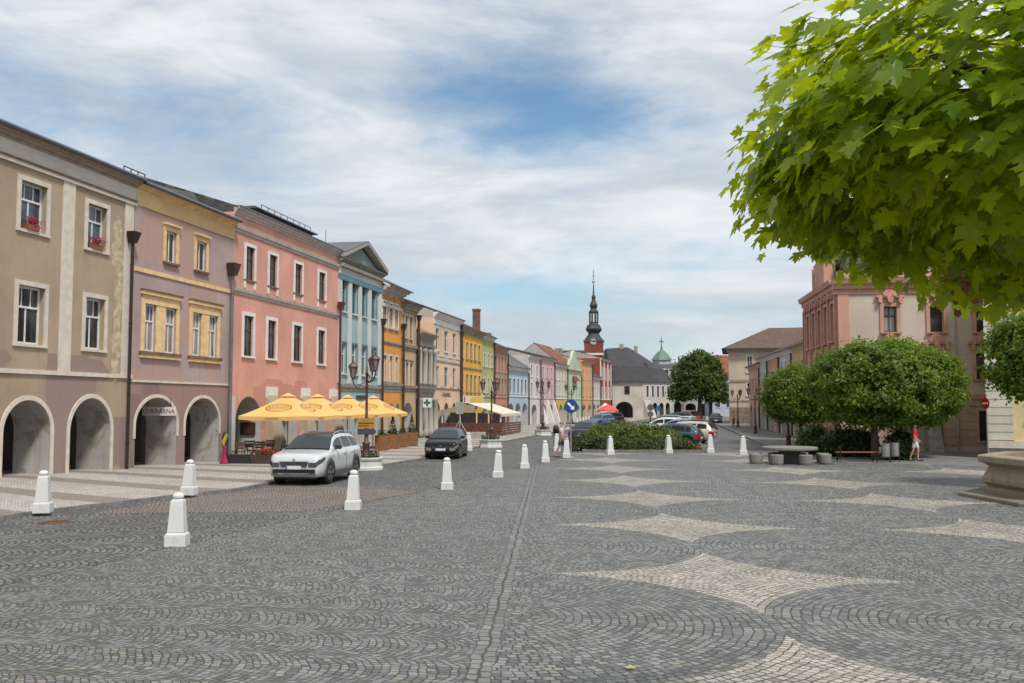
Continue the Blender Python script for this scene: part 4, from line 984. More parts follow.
# ---- ornate pink townhouse
M_PST = plaster('pink_stone', (.58,.33,.25), dirt=.3, seed=70); M_PSTD = plain('deep_pink_ornament', (.50,.26,.195), .85, var=.2, bump=.3)
P_TS = plaster('grey_cream_render', (.56,.465,.39), dirt=.35, seed=71); P_TG = plaster('pink_base_render', (.52,.36,.285), dirt=.45, seed=72)
C = (18.6, 54.0); far = (18.6+.1383*10.8, 64.8)
h = House('townhouse', 'ornate pink townhouse with carved window gables and a finial gable', far, (C[0]-far[0], C[1]-far[1]), 9.05, dist(C, far), depth=9)
WS = h.W
F1 = h.F
ups = [h.win(.8+k*2.05, 1.75+k*2.05, 6.3, 8.5) for k in range(5)]; los = [h.win(.8+k*2.05, 1.75+k*2.05, 2.9, 4.9) for k in range(5)]
h.wall(M_PST, T=.3, sides=False, name='street_wall')
def ornate(h, o, big=True):
    h.window(o, M_DBROWN, G_C, 'cross', T=.3, surround=M_PST, sill=M_PSTD, sw=.2, spr=.08, sillpr=.2)
    x0, x1, z = o['x0']-.3, o['x1']+.3, o['z1']+.22; c = (x0+x1)/2; w = x1-x0
    mb = h.mb(); mb.prism([(x0-.12,-.2,z+.28),(x1+.12,-.2,z+.28),(x1+.12,-.2,z+.4),(c+w*.3,-.2,z+.45),(c+w*.2,-.2,z+.75),(c,-.2,z+.95),(c-w*.2,-.2,z+.75),(c-w*.3,-.2,z+.45),(x0-.12,-.2,z+.4)], (0,.22,0))
    for s in (-1, 1):
        mb.prism([(c+s*w*.42+.12*math.cos(q*PI/6),-.26,z+.12+.16*math.sin(q*PI/6)) for q in range(12)], (0,.28,0))
        mb.prism([(c+s*w*.2+.15*math.cos(q*PI/6),-.25,z+.5+.15*math.sin(q*PI/6)) for q in range(12)], (0,.25,0))
    mb.prism([(c+.17*math.cos(q*PI/6),-.28,z+.18+.2*math.sin(q*PI/6)) for q in range(12)], (0,.3,0))
    mb.build('carved_pediment', M_PSTD, h.root)
for o in ups: ornate(h, o)
for o in los: h.window(o, M_DBROWN, G_D, 'cross', T=.3, surround=M_PSTD, sill=M_PSTD, sw=.2, spr=.08)
for k in range(6):
    x = min(max(.25+k*2.05, .2), WS-.25); mb = h.mb(); mb.box(x-.16,x+.16,-.14,.02,5.3,8.9); mb.box(x-.22,x+.22,-.2,.02,5.0,5.3); mb.build('pilaster', M_PSTD, h.root)
def mould(h, W): 
    h.band('string_course', M_PSTD, 2.35, 2.6, .14, 0, W); h.band('string_course', M_PSTD, 2.0, 2.1, .08, 0, W)
h.cornice(M_PST, 8.9, 9.75, .5, x1=WS+.0); h.band('string_course', M_PSTD, 5.05, 5.3, .13)
# gable with finial on the street front
mb = h.mb(); cx = WS*.60; mb.prism([(cx-1.6,-.25,9.76),(cx+1.6,-.25,9.76),(cx+1.5,-.25,11.0),(cx+.9,-.25,11.3),(cx+.7,-.25,12.1),(cx,-.25,12.6),(cx-.7,-.25,12.1),(cx-.9,-.25,11.3),(cx-1.5,-.25,11.0)], (0,.7,0))
for s in (-1, 1): mb.box(cx+s*1.75-.25, cx+s*1.75+.25, -.3, .3, 9.76, 11.2)
mb.box(cx-.5,cx+.5,-.3,.5,12.1,12.45)
g = mb.build('street_gable', M_PST, h.root)
mb = h.mb(); mb.lathe([(.35,12.4),(.4,12.6),(.12,12.8),(.25,13.0),(.28,13.2),(.1,13.4),(.16,13.6),(.02,14.1)], 10, (cx,.1)); mb.build('finial', M_PSTD, g)
mb = h.mb(); mb.lathe([(.2,11.2),(.25,11.4),(.08,11.6),(.15,11.8),(.02,12.2)], 10, (cx-1.75,0)); mb.build('finial', M_PSTD, g)
# side front facing the square
h.F = Matrix.Translation((WS,0,0)) @ Matrix.Rotation(PI/2, 4, 'Z'); W2 = 9.0
dS = (.9905, -.137)
def hitS(px, py):
    kx, kz = ray(px, py); s = (kx*C[1]-C[0])/(dS[0]-kx*dS[1]); return s, CAM_H+kz*(C[1]+s*dS[1])
def wS(l, r, t, b):
    s0, z1 = hitS(l, t); s1, z0 = hitS(r, b); return dict(x0=s0, x1=s1, z0=z0, z1=z1, arch=0)
us = [wS(883.2,897,306.7,332), wS(929.4,943.6,306.7,332), wS(975.5,989.5,306.7,332)]; ls = [wS(883.2,897,353,379), wS(929.4,943.6,353,379), wS(975.5,989.5,353,379)]; gs = [wS(978.5,988,411,441), wS(933,943,411,441)]
h.wall(P_TS, T=.3, sides=False, ops=us+ls+gs, W=W2, name='side_wall')
for o in us+ls: ornate(h, o)
for o in gs: h.window(o, M_DBROWN, G_D, 'cross', T=.3, surround=M_PST, sill=M_PST, sw=.12)
h.band('corner_strip', M_PST, 2.6, 8.9, .05, 0, .62)
h.band('belt_moulding', M_PSTD, 2.95, 3.2, .16, 0, W2); h.band('belt_moulding', M_PST, 2.55, 2.7, .08, 0, W2)
gc = h.mb(); xs = [.003]
for o in sorted(gs, key=lambda o: o['x0']): xs += [o['x0']-.12, o['x1']+.12]
xs.append(W2)
for a, b in zip(xs[::2], xs[1::2]): 
    for k in range(5): gc.box(a, b, -.03, .005, .35+k*.44, .35+k*.44+.41)
gc.build('rusticated_base', P_TG, h.root)
h.cornice(M_PST, 8.9, 9.75, .5, x0=-.3, x1=W2, name='side_cornice')
pb = h.mb(); pb.box(.1, W2, .4, 1.0, 9.76, 10.3); pb.build('parapet', M_PST, h.root)
pb = h.mb(); pb.box(0, W2, .02, .5, 9.755, 9.85); pb.build('cornice_flashing', M_ROOFG, h.root)
mr = h.mb(); mr.prism([(.6,1.0,10.2),(.6,2.2,12.0),(.6,7,12.1),(.6,9,10.2)], (W2-.6,0,0)); mr.build('mansard_roof', M_ROOFD, h.root)
bt = h.mb(); s0 = hitS(925,440)[0]; bt.prism([(s0,.02,0),(s0,-.9,0),(s0,-.15,2.2),(s0,.02,2.2)], (.75,0,0)); bt.build('buttress', M_STONE, h.root)
bk = h.mb(); bk.poly([(W2,0,0),(W2,0,9.7),(W2,9,9.7),(W2,9,0)]); bk.build('back_wall', P_TS, h.root)
dp = h.mb(); s0 = hitS(957,400)[0]; dp.tube([(s0,-.1,.1),(s0,-.1,8.9)], .05, 6); dp.build('downpipe', plain('pale_pipe', (.35,.31,.28), .6), h.root)
h.F = F1
u = -.4; mb = h.mb(); mb.tube([(.05,-.15,.1),(.05,-.15,8.9)], .06, 6); mb.build('downpipe', M_GPIPE, h.root)

# ---- yellow white house at the right edge
pY = gp(986, 457)
pY = at(986, 47.0)
h = House('corner_house', 'cream and yellow house with banded corner stones at the right edge', pY, (.893,-.450), 8.6, 12, depth=10)
P_YW = plaster('pale_yellow_render', (.64,.52,.28), seed=75); M_YPI = plain('yellow_panel', (.62,.42,.10), .8)
wn = []
for x in (2.0, 4.9, 7.8):
    wn += [h.win(x, x+1.0, 1.9, 3.7), h.win(x, x+1.0, 5.3, 7.2)]
h.wall(P_YW, T=.25)
for o in wn: h.window(o, M_WHITE, G_B, 'cross', T=.25, surround=M_YPI, sill=M_CREAMP, sw=.3)
for a, b in ((-.05, 1.15), (3.75,4.3), (6.65,7.2), (9.5,12.0)):
    mb = h.mb(); mb.box(a+.03, b-.03, -.05, .02, .9, 8.2)
    for k in range(19):
        z = .9+k*.4; mb.box(a, b, -.08, .015, z, z+.33)
    mb.build('banded_stones', plaster('cream_stone', (.60,.57,.47), dirt=.3, seed=76), h.root)
h.band('plinth', M_STONE, 0, .5, .12); h.band('plinth_moulding', M_CREAMP, .5, .85, .2); h.band('string_course', M_CREAMP, 4.4, 4.7, .2); h.cornice(M_CREAMP, 8.2, 8.8, .5); h.roof(M_ROOFB, 25, z=8.8)
# ------------------------------------------------------------------ street furniture
M_BOLL = plaster('white_bollard_paint', (.66,.66,.65), dirt=.6, seed=80, rough=.6, stain=.14)
def bollard_mesh():
    mb = MB(); 
    mb.frus((-.195,.195,-.195,.195,-.02),(-.19,.19,-.19,.19,.20)); mb.frus((-.19,.19,-.19,.19,.20),(-.155,.155,-.155,.155,.24))
    mb.frus((-.155,.155,-.155,.155,.24),(-.115,.115,-.115,.115,.83)); mb.frus((-.115,.115,-.115,.115,.83),(-.085,.085,-.085,.085,.86))
    mb.smooth = True; mb.lathe([(.075,.86),(.10,.875),(.11,.91),(.10,.945),(.06,.975),(.005,.985)], 14)
    return mb.build('bollard', M_BOLL, bevel=.012)
B_ = [(177,545,'nearest and largest white bollard, alone on the grey cobbles left of centre'),
 (189,494,'white bollard on the striped pavement edge in front of the mauve house'),
 (43,511.5,'leftmost white bollard at the striped pavement corner'),
 (353,509,'white bollard in front of the silver car rear wheel'),
 (447,489,'white bollard just below and in front of the black hatchback'),
 (498,477,'white bollard right of the black hatchback, by the flower tub'),
 (524,468,'white bollard third left of the blue arrow sign'),
 (545,462,'white bollard left of the walking man'),
 (557,451,'white bollard behind the walking man in front of the dark bin'),
 (566.4,457.5,'white bollard between the walking man and the blue arrow sign post'),
 (610,454.5,'white bollard before the left end of the green hedge island'),
 (668.5,453,'white bollard before the right half of the green hedge island'),
 (710.5,452.5,'white bollard right of the parked cars at the hedge corner'),
 (743,454.5,'rightmost white bollard, left of the stone table'),
 (468.5,450.5,'white bollard behind the black hatchback beside the fenced terrace')]
b0 = None
def add_bollard(x, y, z, lab, grp, sc=1, rz=.3):
    global b0
    if b0 is None: b0 = bollard_mesh(); o = b0
    else: o = b0.copy(); COL.objects.link(o)
    o.location = (x, y, z); o.rotation_euler = (random.uniform(-.02,.02),random.uniform(-.02,.02),rz); o.scale = (sc,sc,sc); tag(o, lab, 'bollard', grp); return o
for px, py, lab in B_:
    z = .09 if px in (189, 43, 468.5) else 0
    x, y = gp(px, py, z); 
    if px in (43, 189): z = apron(y, x)
    add_bollard(x, y, z, lab, 'white bollards', rz=random.uniform(-.1,.25))
for k, px in enumerate((577,580,583,586,589)):
    x, y = gp(px, 425.5-k*.5, .09); add_bollard(x, y, .09, 'small distant white bollard in the row before the peach house', 'distant bollard row', .95)
x, y = gp(707, 423.5); add_bollard(x, y, 0, 'lone white bollard beneath the big far tree, left of the oncoming dark car', 'white bollards')

M_IRON = plain('brown_cast_iron', (.085,.045,.035), .5, metal=.2, var=.2)
M_LGL = plain('lantern_glass', (.20,.17,.15), .15, spec=.6)
M_TUB = plaster('white_tub_paint', (.58,.58,.56), dirt=.35, seed=81, rough=.6)
M_LEAF = leafmat('shrub_leaf', (.018,.04,.009), (.06,.11,.02))
def lamp_post(label, x, y, z=0, H=4.4, arms=3, ph=.35, low=0, base=True, group='cast iron lamp posts'):
    r = empty('street_lamp', (x, y, z), ph, label, 'street lamp', group)
    mb = MB(); mb.smooth = True
    mb.lathe([(.19,0),(.19,.12),(.15,.16),(.13,.55),(.16,.6),(.16,.66),(.09,.72),(.075,1.2),(.1,1.24),(.06,1.3),(.045,H-.9),(.08,H-.86),(.05,H-.8),(.04,H-.55)], 12); mb.build('post', M_IRON, r)
    for k in range(arms):
        a = 2*PI*k/arms; dz = -low if k == 1 else 0; c, s = math.cos(a), math.sin(a); R = .56
        mb = MB(); mb.tube([(0,0,H-1.05+dz),(c*R*.35,s*R*.35,H-1.2+dz),(c*R*.75,s*R*.75,H-1.1+dz),(c*R,s*R,H-.9+dz),(c*R,s*R,H-.74+dz)], .028, 6)
        mb.tube([(c*.03,s*.03,H-.85+dz),(c*R*.4,s*R*.4,H-.95+dz),(c*R*.6,s*R*.6,H-1.12+dz)], .016, 5); arm = mb.build('arm', M_IRON, r)
        zb = H-.74+dz; cc = (c*R, s*R)
        mb = MB(); mb.lathe([(.05,zb),(.09,zb+.04)], 6, cc)
        for q in range(6):
            A = PI/3*q; mb.tube([(cc[0]+.085*math.cos(A),cc[1]+.085*math.sin(A),zb+.03),(cc[0]+.165*math.cos(A),cc[1]+.165*math.sin(A),zb+.46)], .012, 4)
        mb.lathe([(.20,zb+.46),(.20,zb+.49),(.12,zb+.60),(.06,zb+.63),(.055,zb+.68),(.02,zb+.70),(.02,zb+.76)], 6, cc); la = mb.build('lantern', M_IRON, r)
        mb = MB(); mb.lathe([(.08,zb+.045),(.155,zb+.455)], 6, cc); mb.build('lantern_glass', M_LGL, la)
    return r
def planter(label, x, y, z, R, h, oct=8):
    r = empty('planter', (x, y, z), .2, label, 'planter', 'white tubs at the lamp posts')
    mb = MB(); mb.lathe([(R*1.02,-.02),(R*1.02,.1),(R*.95,.14),(R*.93,h-.14),(R,h-.1),(R*1.03,h-.02),(R*.98,h),(R*.86,h),(R*.84,h-.1)], 16 if oct == 16 else 8, ph=PI/8); mb.build('tub', M_TUB, r)
    mb = MB(); mb.lathe([(R*.9,h-.14),(R*.84,h-.08),(.01,h-.02)], 12); mb.build('soil', M_SOIL, r)
    n = 500; a = RNG.random(n)*2*PI; q = R*.8*np.sqrt(RNG.random(n)); P = np.stack([q*np.cos(a), q*np.sin(a), h-.03+RNG.random(n)**2*.28], 1)
    leaf_cloud('plants', P, .09, M_LEAF, r)
    return r
x, y = gp(366, 469.5); planter('round white flower tub around the tall lamp post behind the silver car', x, y, 0, .68, .50, 16)
lp = lamp_post('tall brown lamp post with three lanterns behind the silver car', x, y, .42, 4.3, 3, math.radians(75), .3)
sg = empty('direction_sign', (x, y-.09, 1.55), .1, 'two dark yellow direction boards on the lamp post by the silver car', 'sign')
M_SGY = plain('dark_yellow_board', (.36,.19,.015), .5)
mb = MB(); mb.prism([(-.34,-.03,.12),(.34,-.03,.12),(.34,-.03,.52),(-.34,-.03,.52)], (0,.04,0)); mb.build('sign_board', M_SGY, sg)
mb = MB(); mb.prism([(-.34,-.03,-.14),(.33,-.03,-.14),(.42,-.03,-.02),(.33,-.03,.10),(-.34,-.03,.10)], (0,.04,0)); mb.build('arrow_board', plain('dark_sign_back', (.05,.05,.055), .5), sg)
mb = MB(); mb.box(-.30,.30,-.036,-.0305,.30,.345); mb.box(-.30,.12,-.036,-.0305,.20,.235); mb.build('board_lines', M_DBROWN, sg)
x, y = gp(490.5, 447.5, 0); planter('white octagonal flower tub right of the black hatchback', x, y, 0, .72, .5)
x, y = gp(491.5, 446.0, 0); lamp_post('lamp post in the octagonal tub before the fenced terrace', x, y, .42, 3.85, 3, 1.2)
x, y = gp(543, 435.5, .0); planter('long white flower tub at the third lamp on the left', x, y, 0, .72, .5)
lamp_post('third lamp post on the left before the white arcade', x, y, .42, 4.3, 3, .4)
x, y = gp(571.5, 429, 0); planter('small white flower tub in front of the mint gable house', x, y, 0, .75, .5)
lamp_post('lamp post before the mint gable house', x, y, .42, 4.4, 3, 1.0)
x, y = gp(788.5, 446.5, .1); lamp_post('lamp post on the right pavement rising into the tree crown', x, y, .1, 4.1, 3, .2)
x, y = gp(755.5, 433.5, .1); lamp_post('lamp post on the right pavement before the salmon houses', x, y, .1, 4.1, 3, .6)
x, y = gp(738, 427.3, .1); lamp_post('lamp post before the beige hip roofed building', x, y, .1, 4.2, 3, .9)

# round blue arrow sign
M_SBLUE = plain('sign_blue', (.006,.045,.20), .35); M_SRED = plain('sign_red_paint', (.50,.01,.012), .35); M_SWH = plain('sign_white', (.75,.75,.75), .4); M_GALV = plain('galvanised_steel', (.34,.35,.36), .45, metal=.6)
def disc(mb, r, y0, y1, n=28, cz=0):
    mb.prism([(r*math.cos(2*PI*k/n), y0, cz+r*math.sin(2*PI*k/n)) for k in range(n)], (0,y1-y0,0))
x, y = gp(571, 457.5); sg = empty('road_sign', (x, y, 0), .12, 'blue round keep right sign with white arrow on a grey post', 'road sign', 'road signs')
mb = MB(); mb.tube([(0,0,-.02),(0,0,2.85)], .035, 8); mb.build('post', M_GALV, sg)
mb = MB(); disc(mb, .335, -.06, -.04, cz=2.54); d_ = mb.build('disc', M_SBLUE, sg)
mb = MB(Matrix.Translation((0,0,2.54)) @ Matrix.Rotation(math.radians(45), 4, 'Y')); mb.box(-.24,.08,-.066,-.0605,-.045,.045); mb.prism([(.08,-.066,-.13),(.25,-.066,0),(.08,-.066,.13)], (0,.005,0)); mb.build('arrow', M_SWH, d_)
mb = MB(); mb.box(-.15,.15,-.15,.15,-.02,.06); mb.build('base', M_STONE, sg)
x, y = at(985.5, 45.2); sg = empty('road_sign', (x, y, 0), math.radians(-78), 'red no entry sign with white bar at the side street corner', 'road sign', 'road signs')
mb = MB(); mb.tube([(0,0,-.02),(0,0,3.1)], .035, 8); mb.build('post', M_GALV, sg)
mb = MB(); disc(mb, .26, -.06, -.04, cz=2.68); d_ = mb.build('disc', M_SRED, sg); mb = MB(); mb.box(-.18,.18,-.066,-.0605,2.64,2.72); mb.build('white_bar', M_SWH, d_)
x, y = at(650, 95); sg = empty('road_sign', (x, y, 0), 0, 'back of a dark round road sign on a post behind the hedge', 'road sign', 'road signs')
mb = MB(); mb.tube([(0,0,-.02),(0,0,2.7)], .06, 8); mb.build('post', M_PIPE, sg); mb = MB(); disc(mb, .34, -.06, -.04, cz=2.3); disc(mb, .3, -.06, -.04, cz=1.65); mb.build('sign_back', plain('sign_back_grey', (.10,.11,.11), .5), sg)
x, y = at(658, 118); sg = empty('road_sign', (x, y, 0), 0, 'small distant blue round sign before the white arcade house', 'road sign', 'road signs')
mb = MB(); mb.tube([(0,0,-.02),(0,0,2.4)], .05, 8); mb.build('post', M_GALV, sg); mb = MB(); disc(mb, .3, -.06, -.04, cz=2.15); mb.build('disc', plain('sign_blue_bright', (.01,.12,.42), .4), sg)
x, y = gp(459.5, 438, .09); sg = empty('road_sign', (x, y, .09), .1, 'back of a grey temporary sign on tripod legs before the fenced terrace', 'road sign', 'road signs')
mb = MB(); mb.box(-.28,.28,-.02,.02,1.8,2.7); mb.build('panel', plain('sign_panel_back', (.26,.27,.26), .6), sg); mb = MB(); mb.tube([(0,.04,0),(0,.04,2.3)], .05, 8); mb.tube([(0,.04,1.3),(-.75,-.2,0)], .03, 6); mb.tube([(0,.04,1.3),(.75,-.2,0)], .03, 6); mb.tube([(0,.04,1.3),(0,.8,0)], .03, 6); mb.build('tripod', M_GALV, sg)
x, y = gp(476, 437.5, .09); mb = MB(); mb.box(-.75,.75,-.3,.3,-.02,.42); tag(mb.build('concrete_block', M_STONE, bevel=.03, loc=(x, y, .09)), 'grey concrete block before the fenced terrace', 'block')
x, y = gp(55, 522.5); mb = MB(); mb.lathe([(.34,-.01),(.34,.012),(.30,.016)], 24)
for k in range(5): mb.box(-.22,.22,-.2+k*.09,-.16+k*.09,.0162,.022)
tag(mb.build('manhole_cover', plain('rusty_iron', (.11,.055,.03), .8, var=.4, bump=.4), loc=(x, y, 0)), 'rusty round manhole cover in the cobbles near the leftmost bollard', 'manhole cover')

# ------------------------------------------------------------------ parasols and terrace furniture
M_PAR = plain('yellow_canvas', (.72,.44,.155), .85, var=.06, scale=1.5); M_OLIVE = plain('olive_print', (.30,.17,.02), .8); M_POLE = plain('wood_pole', (.42,.32,.2), .6)
aL = math.atan2(1.0, .1895)
def parasol(label, px, D):
    x, y = at(px, D); a = 1.6; ze, za = 2.04, 3.0; r = empty('parasol', (x, y, apron(y, x)), aL, label, 'parasol', 'yellow parasols before the pink and blue houses')
    mb = MB(); nseg = 6; sides = [((-a,-a),(-a,a)), ((-a,a),(a,a)), ((a,a),(a,-a)), ((a,-a),(-a,-a))]
    def P(s0, s1, u, t):
        bx = s0[0]+(s1[0]-s0[0])*u; by = s0[1]+(s1[1]-s0[1])*u; sag = -.07*math.sin(PI*t) - .03*math.sin(PI*u)*t
        return (bx*t, by*t, za+(ze-za)*t+sag*(.4+.6*t) + (.05*(abs(2*u-1))*t if False else 0))
    for s0, s1 in sides:
        for i in range(nseg):
            for j in range(5):
                t0, t1 = .08+.92*j/5, .08+.92*(j+1)/5; u0, u1 = i/nseg, (i+1)/nseg
                mb.poly([P(s0,s1,u0,t0),P(s0,s1,u0,t1),P(s0,s1,u1,t1),P(s0,s1,u1,t0)])
        for i in range(nseg):
            u0, u1 = i/nseg, (i+1)/nseg; A, B = Vector(P(s0,s1,u0,1)), Vector(P(s0,s1,u1,1)); d = Vector((0,0,-.17)); d2 = Vector((0,0,-.17-.025*math.sin(i*2.1)))
            mb.poly([A, A+d, B+d2, B])
    can = mb.build('canopy', M_PAR, r)
    mb = MB(); mb.frus((-.26,.26,-.26,.26,za-.10),(-.03,.03,-.03,.03,za+.06)); mb.build('vent_cap', M_PAR, can)
    mb = MB(); mb.tube([(0,0,.05),(0,0,za+.14)], .035, 8); mb.build('pole', M_POLE, r)
    mb = MB()
    for sx in (-1,0,1):
        for sy in (-1,0,1):
            if sx or sy: mb.tube([(0,0,za-.18),(sx*a*.97,sy*a*.97,ze-.06)], .014, 4)
    mb.build('ribs', M_POLE, r)
    mb = MB(); mb.box(-.4,.4,-.4,.4,0,.09); mb.build('base', M_STONE, r)
    h_ = za-ze; L = math.hypot(a, h_)
    for cx, cy, X in ((-a*.60,0,(0,-1,0)), (0,-a*.60,(1,0,0))):
        Y = Vector((-cx/(a*.6)*a, -cy/(a*.6)*a, h_)).normalized(); X = Vector(X); N = X.cross(Y)
        M = Matrix(((X.x,Y.x,N.x,cx),(X.y,Y.y,N.y,cy),(X.z,Y.z,N.z,za-.6*h_-.012),(0,0,0,1)))
        mb = MB(M)
        for k in range(32):
            p, q = 2*PI*k/32, 2*PI*(k+1)/32
            mb.poly([(.62*math.cos(p),.30*math.sin(p),.02),(.62*math.cos(q),.30*math.sin(q),.02),(.57*math.cos(q),.255*math.sin(q),.02),(.57*math.cos(p),.255*math.sin(p),.02)])
        mb.build('printed_ring', M_OLIVE, can)
        lettering('printed_name', 'RADEGAST', .235, M_OLIVE, can, M @ Matrix.Translation((0,0,.022)), .001, .82)
        v = Matrix(((X.x,0,-abs(cx)/(a*.6) if cx else 0,(-a-.012) if cx else 0),(X.y,0,-1 if cy else 0,(-a-.012) if cy else 0),(0,1,0,ze-.115),(0,0,0,1)))
        lettering('valance_name', 'RADEGAST', .13, M_OLIVE, can, v, .001)
    return r
for px, D, lab in ((288.5,43,'nearest yellow parasol with printed oval, left of the lamp post over cafe chairs'),(318,46.7,'second yellow parasol from the left, above the silver car'),(348,50.9,'third yellow parasol, directly left of the lamp post'),(373.5,55.4,'farthest yellow parasol, right of the lamp post before the orange house')): parasol(lab, px, D)

M_CHW = plain('brown_chair_wood', (.10,.05,.028), .5, var=.2)
def cafe_chair(x, y, z, rz):
    r = empty('cafe_chair', (x, y, z), rz, 'brown wooden folding chair at the cafe table beneath the nearest parasol', 'chair', 'folding cafe chairs')
    mb = MB()
    for k in range(5): mb.box(-.2,.2,-.2+k*.083,-.2+k*.083+.065,.44,.46)
    mb.build('seat', M_CHW, r)
    mb = MB()
    for k in range(3): mb.frus((-.2,.2,.22+.02*k,.24+.02*k,.58+k*.11),(-.2,.2,.227+.02*k,.247+.02*k,.66+k*.11))
    mb.build('backrest', M_CHW, r)
    for sx in (-.19,.19):
        mb = MB(); mb.tube([(sx,-.25,0),(sx,.16,.47),(sx,.30,.92)], .014, 5); mb.build('leg', M_CHW, r); mb = MB(); mb.tube([(sx*.9,.24,0),(sx*.9,-.18,.45)], .014, 5); mb.build('leg', M_CHW, r)
    return r
def cafe_table(x, y, z):
    r = empty('cafe_table', (x, y, z), aL, 'square brown cafe table among the folding chairs', 'table', 'cafe tables')
    mb = MB(); mb.box(-.35,.35,-.35,.35,.71,.74); mb.build('tabletop', M_CHW, r)
    for sx in (-.28,.28):
        for sy in (-.28,.28):
            mb = MB(); mb.tube([(sx,sy,0),(sx*.9,sy*.9,.71)], .018, 5); mb.build('leg', M_CHW, r)
t0 = cafe_table
first = None
for k, (px, D) in enumerate(((246,43.0),(266,43.8))):
    x, y = at(px, D); z = apron(y, x)
    if k == 0: cafe_table(x, y, z)
    else: cafe_table(x, y, z)
    for ddx, ddy, rz in ((-.62,0,PI/2),(.62,0,-PI/2),(0,.62,0),(0,-.62,PI)):
        if first is None: first = c = cafe_chair(x+ddx, y+ddy, z, rz)
        else: c = copy_tree(first); c.location = (x+ddx, y+ddy, z); c.rotation_euler.z = rz+random.uniform(-.2,.2)
M_BLKP = plain('black_crate', (.018,.018,.02), .6)
x, y = at(241.5, 40.6); z = apron(y, x)
r = empty('planter_box', (x, y, z), .05, 'empty black planter box at the left end of the cafe terrace', 'planter box', 'cafe terrace planters')
mb = MB(); mb.frus((-.48,.48,-.17,.17,0),(-.52,.52,-.2,.2,.38)); mb.build('box', M_BLKP, r); mb = MB(); mb.box(-.47,.47,-.16,.16,.36,.385); mb.build('soil', M_SOIL, r)
x, y = at(265.5, 40.6); z = apron(y, x)
r = empty('planter_box', (x, y, z), .05, 'dark planter box full of red flowers at the cafe terrace', 'planter box', 'cafe terrace planters')
mb = MB(); mb.frus((-.5,.5,-.17,.17,0),(-.55,.55,-.2,.2,.38)); mb.build('box', plain('dark_brown_crate', (.05,.035,.03), .7), r)
P = RNG.normal(size=(420,3))*np.array([.25,.08,.07])+np.array([0,0,.47]); leaf_cloud('leaves', P[:240], .07, M_LEAF, r); leaf_cloud('blossoms', P[240:]+np.array([0,-.04,.06]), .06, leafmat('red_flower', (.45,.01,.02), (.7,.03,.05), .2), r)  # green leaves first, then the red flower petals as their own mesh
x, y = at(226, 40.2); z = apron(y, x)
r = empty('display_stand', (x, y, z), 0, 'fuchsia pink draped stand with a colourful scarf by the downpipe', 'stand'); r.scale = (.75,.75,.92)
mb = MB(); mb.smooth = True; mb.lathe([(.30,0),(.22,.10),(.13,.3),(.10,.7),(.10,1.0)], 10, sx=.95, sy=.6); mb.build('pink_drape', plain('fuchsia_cloth', (.30,.012,.075), .8), r)
mb = MB(); mb.lathe([(.13,.85),(.17,1.1),(.12,1.35),(.05,1.45)], 8, sx=1, sy=.6); mb.build('dark_cloth', plain('dark_cloth', (.04,.02,.03), .9), r)
mb = MB(); mb.prism([(-.14,-.12,1.0),(.0,-.12,.8),(.20,-.12,1.3),(.1,-.12,1.4)], (0,.03,0)); mb.build('scarf', plain('yellow_green_scarf', (.38,.32,.03), .9), r)
p = local_pt(H_PINK, H_PINK.ops[-3]['x1']-.05, .66); r = empty('menu_case', (*p, 1.45), H_PINK.root.rotation_euler.z-PI/2, 'dark wooden framed case on the arch pier under the nearest parasol', 'wall case')
mb = MB(); mb.box(-.38,.38,-.03,.04,-.31,.31); mb.build('frame', M_DBROWN, r); mb = MB(); mb.box(-.29,.29,-.036,-.031,-.22,.22); mb.build('panel', plain('dark_red_panel', (.09,.03,.025), .5), r)
p = local_pt(H_PINK, .75, -.5)
# wooden planter benches
M_PLW = plain('planter_wood', (.24,.11,.045), .65, var=.25, scale=4)
for k in (0, 1, 2, 4):
    D = 53.0+(k if k < 4 else 3)*1.85; x = -21+3.75+.1895*D; z = apron(D, x)
    r = empty('wooden_planter', (x, D, z), aL, ['wooden plank planter nearest the silver car','second wooden plank planter with low green plants','third wooden plank planter in the terrace row','fourth wooden plank planter with a small round shrub','last wooden plank planter with a small conifer'][k], 'planter box', 'wooden planters beside the parasols')
    mb = MB()
    for q in range(5): mb.box(-.36,.36,-.26,.26,.04+q*.155,.04+q*.155+.13)
    mb.box(-.33,.33,-.22,.22,.03,.80)
    for sx in (-.44,.34): mb.box(sx,sx+.1,-.285,.285,0,.84)
    mb.build('box', M_PLW, r); 
    P = np.stack([RNG.uniform(-.32,.32,200), RNG.uniform(-.2,.2,200), .82+RNG.random(200)**2*.3], 1)
    if k in (1, 4): q = RNG.normal(size=(300,3)); q /= np.linalg.norm(q,axis=1)[:,None]; hh = RNG.random(300); P = np.concatenate([P, np.stack([q[:,0]*.3*(1-hh), q[:,1]*.3*(1-hh), .85+hh*1.1], 1)])
    leaf_cloud('plants', P, .09, M_LEAF, r)
